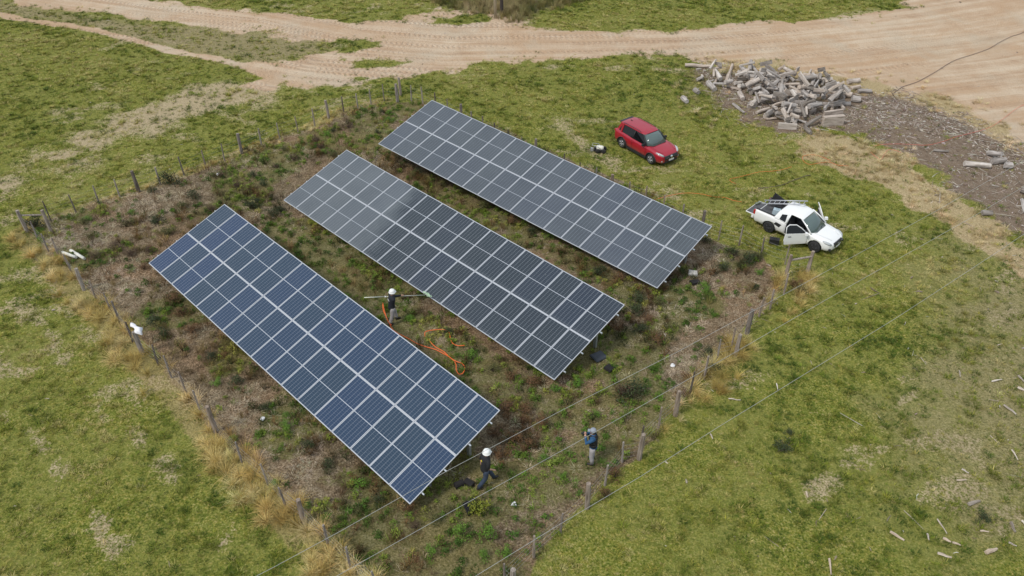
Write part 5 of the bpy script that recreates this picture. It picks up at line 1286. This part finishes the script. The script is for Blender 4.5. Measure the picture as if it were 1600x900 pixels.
# ------------------------------------------------------------------ people
def skinmesh(name, J, E_, mat, sub=1):
    me = bpy.data.meshes.new(name); ks = list(J); me.from_pydata([J[k][0] for k in ks], [(ks.index(a), ks.index(b)) for a, b in E_], [])
    o = bpy.data.objects.new(name, me); C.objects.link(o); md = o.modifiers.new('skin', 'SKIN'); md.use_smooth_shade = True
    if not me.skin_vertices: bm = bmesh.new(); bm.from_mesh(me); bm.verts.layers.skin.verify(); bm.to_mesh(me); bm.free()
    for i, k in enumerate(ks):
        r_ = J[k][1]; sv = me.skin_vertices[0].data[i]; sv.radius = r_ if hasattr(r_, '__len__') else (r_, r_); sv.use_root = (i == 0)
    s2 = o.modifiers.new('s', 'SUBSURF'); s2.levels = sub; s2.render_levels = sub
    dg = bpy.context.evaluated_depsgraph_get(); dg.update(); r = bpy.data.meshes.new_from_object(o.evaluated_get(dg)); bpy.data.objects.remove(o)
    r.name = name; r.materials.clear(); r.materials.append(mat); r.polygons.foreach_set('use_smooth', [True] * len(r.polygons)); return r
M_SKIN = simple('skin', (.50, .29, .20), .55, 0, .05); M_HAIR = simple('dark_hair', (.02, .014, .01), .6)
def V3(*a): return Vector(a)
def person(label, loc, rz, arms, legs, cols, hat, lean=0.0, sleeves='long', head_turn=0):
    """arms/legs: dict side -> (elbow, wrist) / (knee, ankle); figure faces +X"""
    t = thing('person', label, 'person', loc, rz)
    top, trous, shoe = cols
    ch = V3(lean, 0, 1.36); nk = V3(lean * 1.15 + .01, 0, 1.50); hd = V3(lean * 1.3 + .03, 0, 1.63)
    J = {'pel': (V3(0, 0, .93), (.15, .11)), 'spi': (V3(lean * .5, 0, 1.14), (.14, .10)), 'che': (ch, (.165, .11)), 'nek': (nk, .055), 'hd1': (hd + V3(.01, 0, -.02), (.075, .085)), 'hd2': (hd + V3(-.005, 0, .075), (.078, .09)), 'hd3': (hd + V3(-.01, 0, .13), (.05, .06)), 'nos': (hd + V3(.105, 0, .01), .014)}
    E_ = [('pel', 'spi'), ('spi', 'che'), ('che', 'nek'), ('nek', 'hd1'), ('hd1', 'hd2'), ('hd2', 'hd3'), ('hd1', 'nos')]
    Jt = {'pel': (V3(0, 0, .88), (.165, .125)), 'spi': (V3(lean * .5, 0, 1.13), (.165, .125)), 'che': (ch, (.20, .135)), 'nek': (nk - V3(0, 0, .05), .075)}; Et = [('pel', 'spi'), ('spi', 'che'), ('che', 'nek')]
    Jl = {'pel': (V3(0, 0, .95), (.155, .12))}; El = []
    for s, y in (('L', 1), ('R', -1)):
        el, wr = arms[s]; sh = ch + V3(0, y * .20, .06); kn, an = legs[s]; hp = V3(0, y * .095, .86)
        d = (wr - el).normalized(); hb = wr + d * .07
        J['sh' + s] = (sh, .055); J['el' + s] = (el, .042); J['wr' + s] = (wr, .03); J['pa' + s] = (hb, (.040, .022)); E_ += [('che', 'sh' + s), ('sh' + s, 'el' + s), ('el' + s, 'wr' + s), ('wr' + s, 'pa' + s)]
        side = d.cross(V3(0, 0, 1)); side = side.normalized() if side.length > .1 else V3(0, 1, 0); up_ = side.cross(d).normalized()
        for fi, (o_, ln) in enumerate(((-.027, .065), (-.009, .078), (.009, .074), (.027, .058))):
            b0 = hb + side * o_ + d * .02; J[f'f{fi}a{s}'] = (b0 + d * ln * .55, .0095); J[f'f{fi}b{s}'] = (b0 + d * ln * .85 - up_ * ln * .4, .008); E_ += [('pa' + s, f'f{fi}a{s}'), (f'f{fi}a{s}', f'f{fi}b{s}')]
        J['th' + s] = (wr + d * .05 + side * (-.045) * y, .011); J['ti' + s] = (wr + d * .09 + side * (-.05) * y - up_ * .02, .009); E_ += [('wr' + s, 'th' + s), ('th' + s, 'ti' + s)]
        J['hp' + s] = (hp, .085); J['kn' + s] = (kn, .055); J['an' + s] = (an, .04); J['to' + s] = (an + V3(.13, 0, -.05), .032); E_ += [('pel', 'hp' + s), ('hp' + s, 'kn' + s), ('kn' + s, 'an' + s), ('an' + s, 'to' + s)]
        Jt['sh' + s] = (sh, .078); Jt['el' + s] = (el, .062); Et += [('che', 'sh' + s), ('sh' + s, 'el' + s)]
        if sleeves == 'long': Jt['wr' + s] = (wr - d * .02, .048); Et += [('el' + s, 'wr' + s)]
        else: Jt['el' + s] = (sh + (el - sh) * .95, .06)
        Jl['hp' + s] = (hp, .105); Jl['kn' + s] = (kn, .078); Jl['an' + s] = (an + V3(0, 0, .03), .066); El += [('pel', 'hp' + s), ('hp' + s, 'kn' + s), ('kn' + s, 'an' + s)]
    link('body', skinmesh('body', J, E_, M_SKIN), t)
    def torso(m_, rows):
        for i, (c, rx, ry) in enumerate(rows):
            for k in range(16):
                a_ = 2 * math.pi * k / 16; m_.v.append(tuple(c + V3(rx * math.cos(a_), ry * math.sin(a_), 0)))
        b0 = len(m_.v) - 16 * len(rows)
        for i in range(len(rows) - 1):
            for k in range(16): m_.f.append((b0 + i * 16 + k, b0 + i * 16 + (k + 1) % 16, b0 + (i + 1) * 16 + (k + 1) % 16, b0 + (i + 1) * 16 + k)); m_.m.append(0); m_.sm.append(True)
        for i in (0, len(rows) - 1): m_.f.append(tuple(b0 + i * 16 + k for k in range(16))); m_.m.append(0); m_.sm.append(False)
    L1 = lambda z: V3(lean * (z - .93) / .45, 0, z)
    m_ = MB(); torso(m_, [(L1(.84), .150, .19), (L1(.92), .150, .19), (L1(1.08), .138, .175), (L1(1.25), .150, .20), (L1(1.38), .150, .225), (L1(1.46), .125, .20), (L1(1.51), .085, .11), (L1(1.54), .070, .075)])
    for s in 'LR':
        sh = J['sh' + s][0]; el, wr = arms[s]; d = (wr - el).normalized()
        pts = [ch + (sh - ch) * .5 + V3(0, 0, .02), sh, sh + (el - sh) * .5, el]; rd = [.085, .084, .072, .064]
        if sleeves == 'long': pts += [el + (wr - el) * .5, wr - d * .01]; rd += [.055, .047]
        m_.tube(pts, rd, 10)
    jk = m_.obj('jacket', top, t)
    m_ = MB(); torso(m_, [(V3(0, 0, .78), .125, .165), (V3(0, 0, .86), .143, .183), (V3(0, 0, .95), .135, .175)])
    for s in 'LR':
        hp = J['hp' + s][0]; kn, an = legs[s]; m_.tube([hp + V3(0, 0, .05), hp + (kn - hp) * .3, kn, kn + (an - kn) * .5, an + V3(0, 0, .02)], [.112, .108, .084, .078, .072], 12)
    m_.obj('trousers', trous, t)
    for s in 'LR':
        an = legs[s][1]; m_ = MB(); m_.tube([an + V3(-.06, 0, -.035), an + V3(.02, 0, -.03), an + V3(.12, 0, -.05), an + V3(.19, 0, -.055)], [.045, .058, .05, .03], 8); m_.tube([an + V3(0, 0, -.04), an + V3(0, 0, .10)], [.055, .05], 8); m_.obj('boot', shoe, t)
    # eyes, mouth, hair
    m_ = MB()
    for y in (-.032, .032): m_.lathe([(.001, -.008), (.009, 0), (.001, .008)], 6, center=hd + V3(.088, y, .035))
    m_.obj('eye', M_HAIR, t)
    m_ = MB(); m_.box(hd + V3(.085, 0, -.045), (.012, .05, .010)); m_.obj('mouth', simple('lips', (.35, .13, .11), .5), t)
    m_ = MB(); prof = [(.094, -.05), (.100, .02), (.094, .075), (.06, .125), (.005, .145)]
    m_.lathe(prof, 14, center=hd + V3(-.022, 0, .02)); m_.obj('hair', M_HAIR, t)
    top_ = hd + V3(0, 0, .06)
    if hat == 'helmet':
        m_ = MB(); m_.lathe([(.155, -.012), (.158, 0), (.135, .012), (.132, .06), (.112, .11), (.07, .145), (.004, .158)], 20, center=top_); m_.box(top_ + V3(.145, 0, .0), (.05, .15, .012)); m_.tube([top_ + V3(-.11, 0, .10), top_ + V3(0, 0, .165), top_ + V3(.11, 0, .10)], .012, 6)
        m_.obj('helmet', simple('white_helmet', (.80, .80, .78), .35, 0, .02), t)
    else:
        m_ = MB(); m_.lathe([(.112, -.01), (.112, .04), (.095, .085), (.05, .11), (.004, .115)], 18, center=top_ + V3(-.01, 0, 0)); m_.box(top_ + V3(.135, 0, -.005), (.10, .13, .012), Matrix.Rotation(R(12), 3, 'Y')); m_.obj('cap', simple('grey_cap', (.25, .27, .31), .8, 0, .08), t)
    return t, jk, hd
M_NAVY = simple('navy_black_jacket', (.012, .014, .022), .8, 0, .2); M_GREYT = simple('grey_trousers', (.33, .31, .31), .9, 0, .1); M_DENIM = simple('dark_blue_jeans', (.030, .045, .075), .85, 0, .2)
M_BLUEJ = simple('blue_shirt', (.015, .07, .16), .8, 0, .15); M_BOOT = simple('dark_boot', (.025, .022, .02), .7); M_BLACKC = simple('black_shirt', (.012, .012, .014), .85, 0, .2); M_REFL = simple('reflective_tape', (.6, .6, .6), .4)
# worker with the brush: faces the middle array
F1 = at(615, 503.5); rz1 = R(28)
pole_b = at(664, 461, .84); pole_a = at(569, 465, 1.60); dpl = (pole_b - pole_a)
Mi = (Matrix.Translation(F1) @ Matrix.Rotation(rz1, 4, 'Z')).inverted()
def on(t): return Mi @ (pole_a + dpl * t)
hR, hL = on(.46), on(.68)
print('pole local', on(.4), on(.5), on(.7), dpl.length)
def armto(sh, hand, bend, Ls=.29, Lf=.27):
    d = hand - sh; D = min(d.length, Ls + Lf - .02); dn = d.normalized(); hand = sh + dn * D; a = (Ls**2 - Lf**2 + D * D) / (2 * D); h = math.sqrt(max(Ls**2 - a * a, .0004)); b_ = (bend - dn * bend.dot(dn)).normalized()
    return (sh + dn * a + b_ * h, hand)
ln = .06
aR = armto(V3(ln, -.20, 1.42), hR - V3(0.02, 0, .0), V3(0, -.6, -1)); aL = armto(V3(ln, .20, 1.42), hL, V3(0, .3, -1))
t1, jk, hd = person('worker in a white helmet, black vest and grey trousers, holding a long brush pole', F1, rz1, {'R': aR, 'L': aL}, {'L': (V3(.16, .12, .50), V3(.20, .13, .09)), 'R': (V3(-.06, -.12, .49), V3(-.22, -.13, .09))}, (M_NAVY, M_GREYT, M_BOOT), 'helmet', ln)
m_ = MB(); m_.box((-.104, 0, 1.32), (.012, .16, .07)); m_.obj('back_print', M_REFL, t1)
m_ = MB()
for an, kn in ((V3(.20, .13, .09), V3(.16, .12, .50)), (V3(-.22, -.13, .09), V3(-.06, -.12, .49))):
    q0 = an + (kn - an) * .30; q1 = an + (kn - an) * .38; m_.tube([q0, q1], .080, 10, cap=False)
m_.obj('reflective_band', M_REFL, t1)
t = thing('cleaning_brush', 'long pale pole with a soft pale green brush head on the middle array', 'brush', pole_a)
m_ = MB(); m_.tube([(0, 0, 0), dpl * .34], .019, 8); m_.tube([dpl * .34, dpl], .015, 8); m_.obj('pole', simple('pale_pole', (.62, .64, .56), .4, .2, .04), t)
m_ = MB(); m_.tube([dpl * .33, dpl * .36], .034, 8); m_.obj('clamp', M_PLATE, t)
bx = V3(math.cos(-.79), math.sin(-.79), 0)
m_ = MB(); c_ = dpl + V3(.10, .06, -.01)
for k in range(60):
    a = random.uniform(0, 6.28); q = c_ + bx * random.uniform(-.24, .24) + V3(random.uniform(-.05, .05), random.uniform(-.05, .05), random.uniform(-.01, .05))
    m_.tube([q, q + V3(math.cos(a) * .06, math.sin(a) * .06, random.uniform(-.05, .04))], [.016, .009], 4)
m_.tube([c_ - bx * .24, c_ + bx * .24], .035, 8); m_.obj('brush_head', simple('mint_bristles', (.50, .66, .48), .8), t)
# walking worker
F2 = (at(745.5, 764) + at(772, 750)) / 2
t2, jk, hd = person('worker in a white helmet, black shirt and jeans walking past the blue array', F2, R(28), {'R': (V3(.0, -.27, 1.15), V3(.20, -.26, .98)), 'L': (V3(-.02, .27, 1.14), V3(-.02, .24, .90))},
                    {'R': (V3(-.04, -.10, .48), V3(-.34, -.11, .14)), 'L': (V3(.22, .10, .52), V3(.38, .10, .09))}, (M_BLACKC, M_DENIM, M_BOOT), 'helmet', .05, 'short')
m_ = MB(); m_.lathe([(.05, 0), (.048, .008), (.01, .012)], 14, center=(-.105, .03, 1.32), rot=Matrix.Rotation(R(-90), 3, 'Y')); m_.obj('back_emblem', simple('yellow_print', (.65, .50, .03), .7), t2)
# photographer
F3 = at(925, 722); hh = (V3(.30, -.06, 1.42), V3(.30, .06, 1.42))
t3, jk, hd = person('person in grey cap, black vest over blue sleeves and grey trousers, holding up a camera', F3, R(165), {'R': armto(V3(.02, -.20, 1.42), hh[0], V3(0, -.7, -1)), 'L': armto(V3(.02, .20, 1.42), hh[1], V3(0, .7, -1))},
                    {'R': (V3(.03, -.13, .49), V3(.0, -.16, .09)), 'L': (V3(.03, .12, .49), V3(-.02, .15, .09))}, (M_BLUEJ, M_GREYT, M_BOOT), 'cap', .02)
m_ = MB(); rows = [(.98, .156, .20), (1.10, .148, .186), (1.25, .160, .212), (1.38, .162, .215), (1.46, .140, .17), (1.52, .10, .10)]
for i in range(len(rows) - 1):
    (z0, a0, b0), (z1, a1, b1) = rows[i], rows[i + 1]
    for k in range(16):
        t0, t1 = 2 * math.pi * k / 16, 2 * math.pi * (k + 1) / 16; o0, o1 = .02 * (z0 - .93) / .45, .02 * (z1 - .93) / .45
        m_.add([(o0 + a0 * math.cos(t0), b0 * math.sin(t0), z0), (o0 + a0 * math.cos(t1), b0 * math.sin(t1), z0), (o1 + a1 * math.cos(t1), b1 * math.sin(t1), z1), (o1 + a1 * math.cos(t0), b1 * math.sin(t0), z1)], [(0, 1, 2, 3)], 0, True)
vo = m_.obj('vest', M_BLACKC, t3); md = vo.modifiers.new('t', 'SOLIDIFY'); md.thickness = .012; md.offset = 1
cm = thing('camera', 'small dark camera held up by the person in the grey cap', 'camera', F3, R(165))
m_ = MB(); m_.box((.385, 0, 1.46), (.06, .14, .09)); m_.box((.38, 0, 1.51), (.04, .05, .02)); m_.obj('camera_body', M_BLACKP, cm); m_ = MB(); m_.lathe([(.035, 0), (.035, .06), (.01, .062)], 12, center=(.415, 0, 1.46), rot=Matrix.Rotation(R(90), 3, 'Y')); m_.obj('lens', M_CLAD, cm)
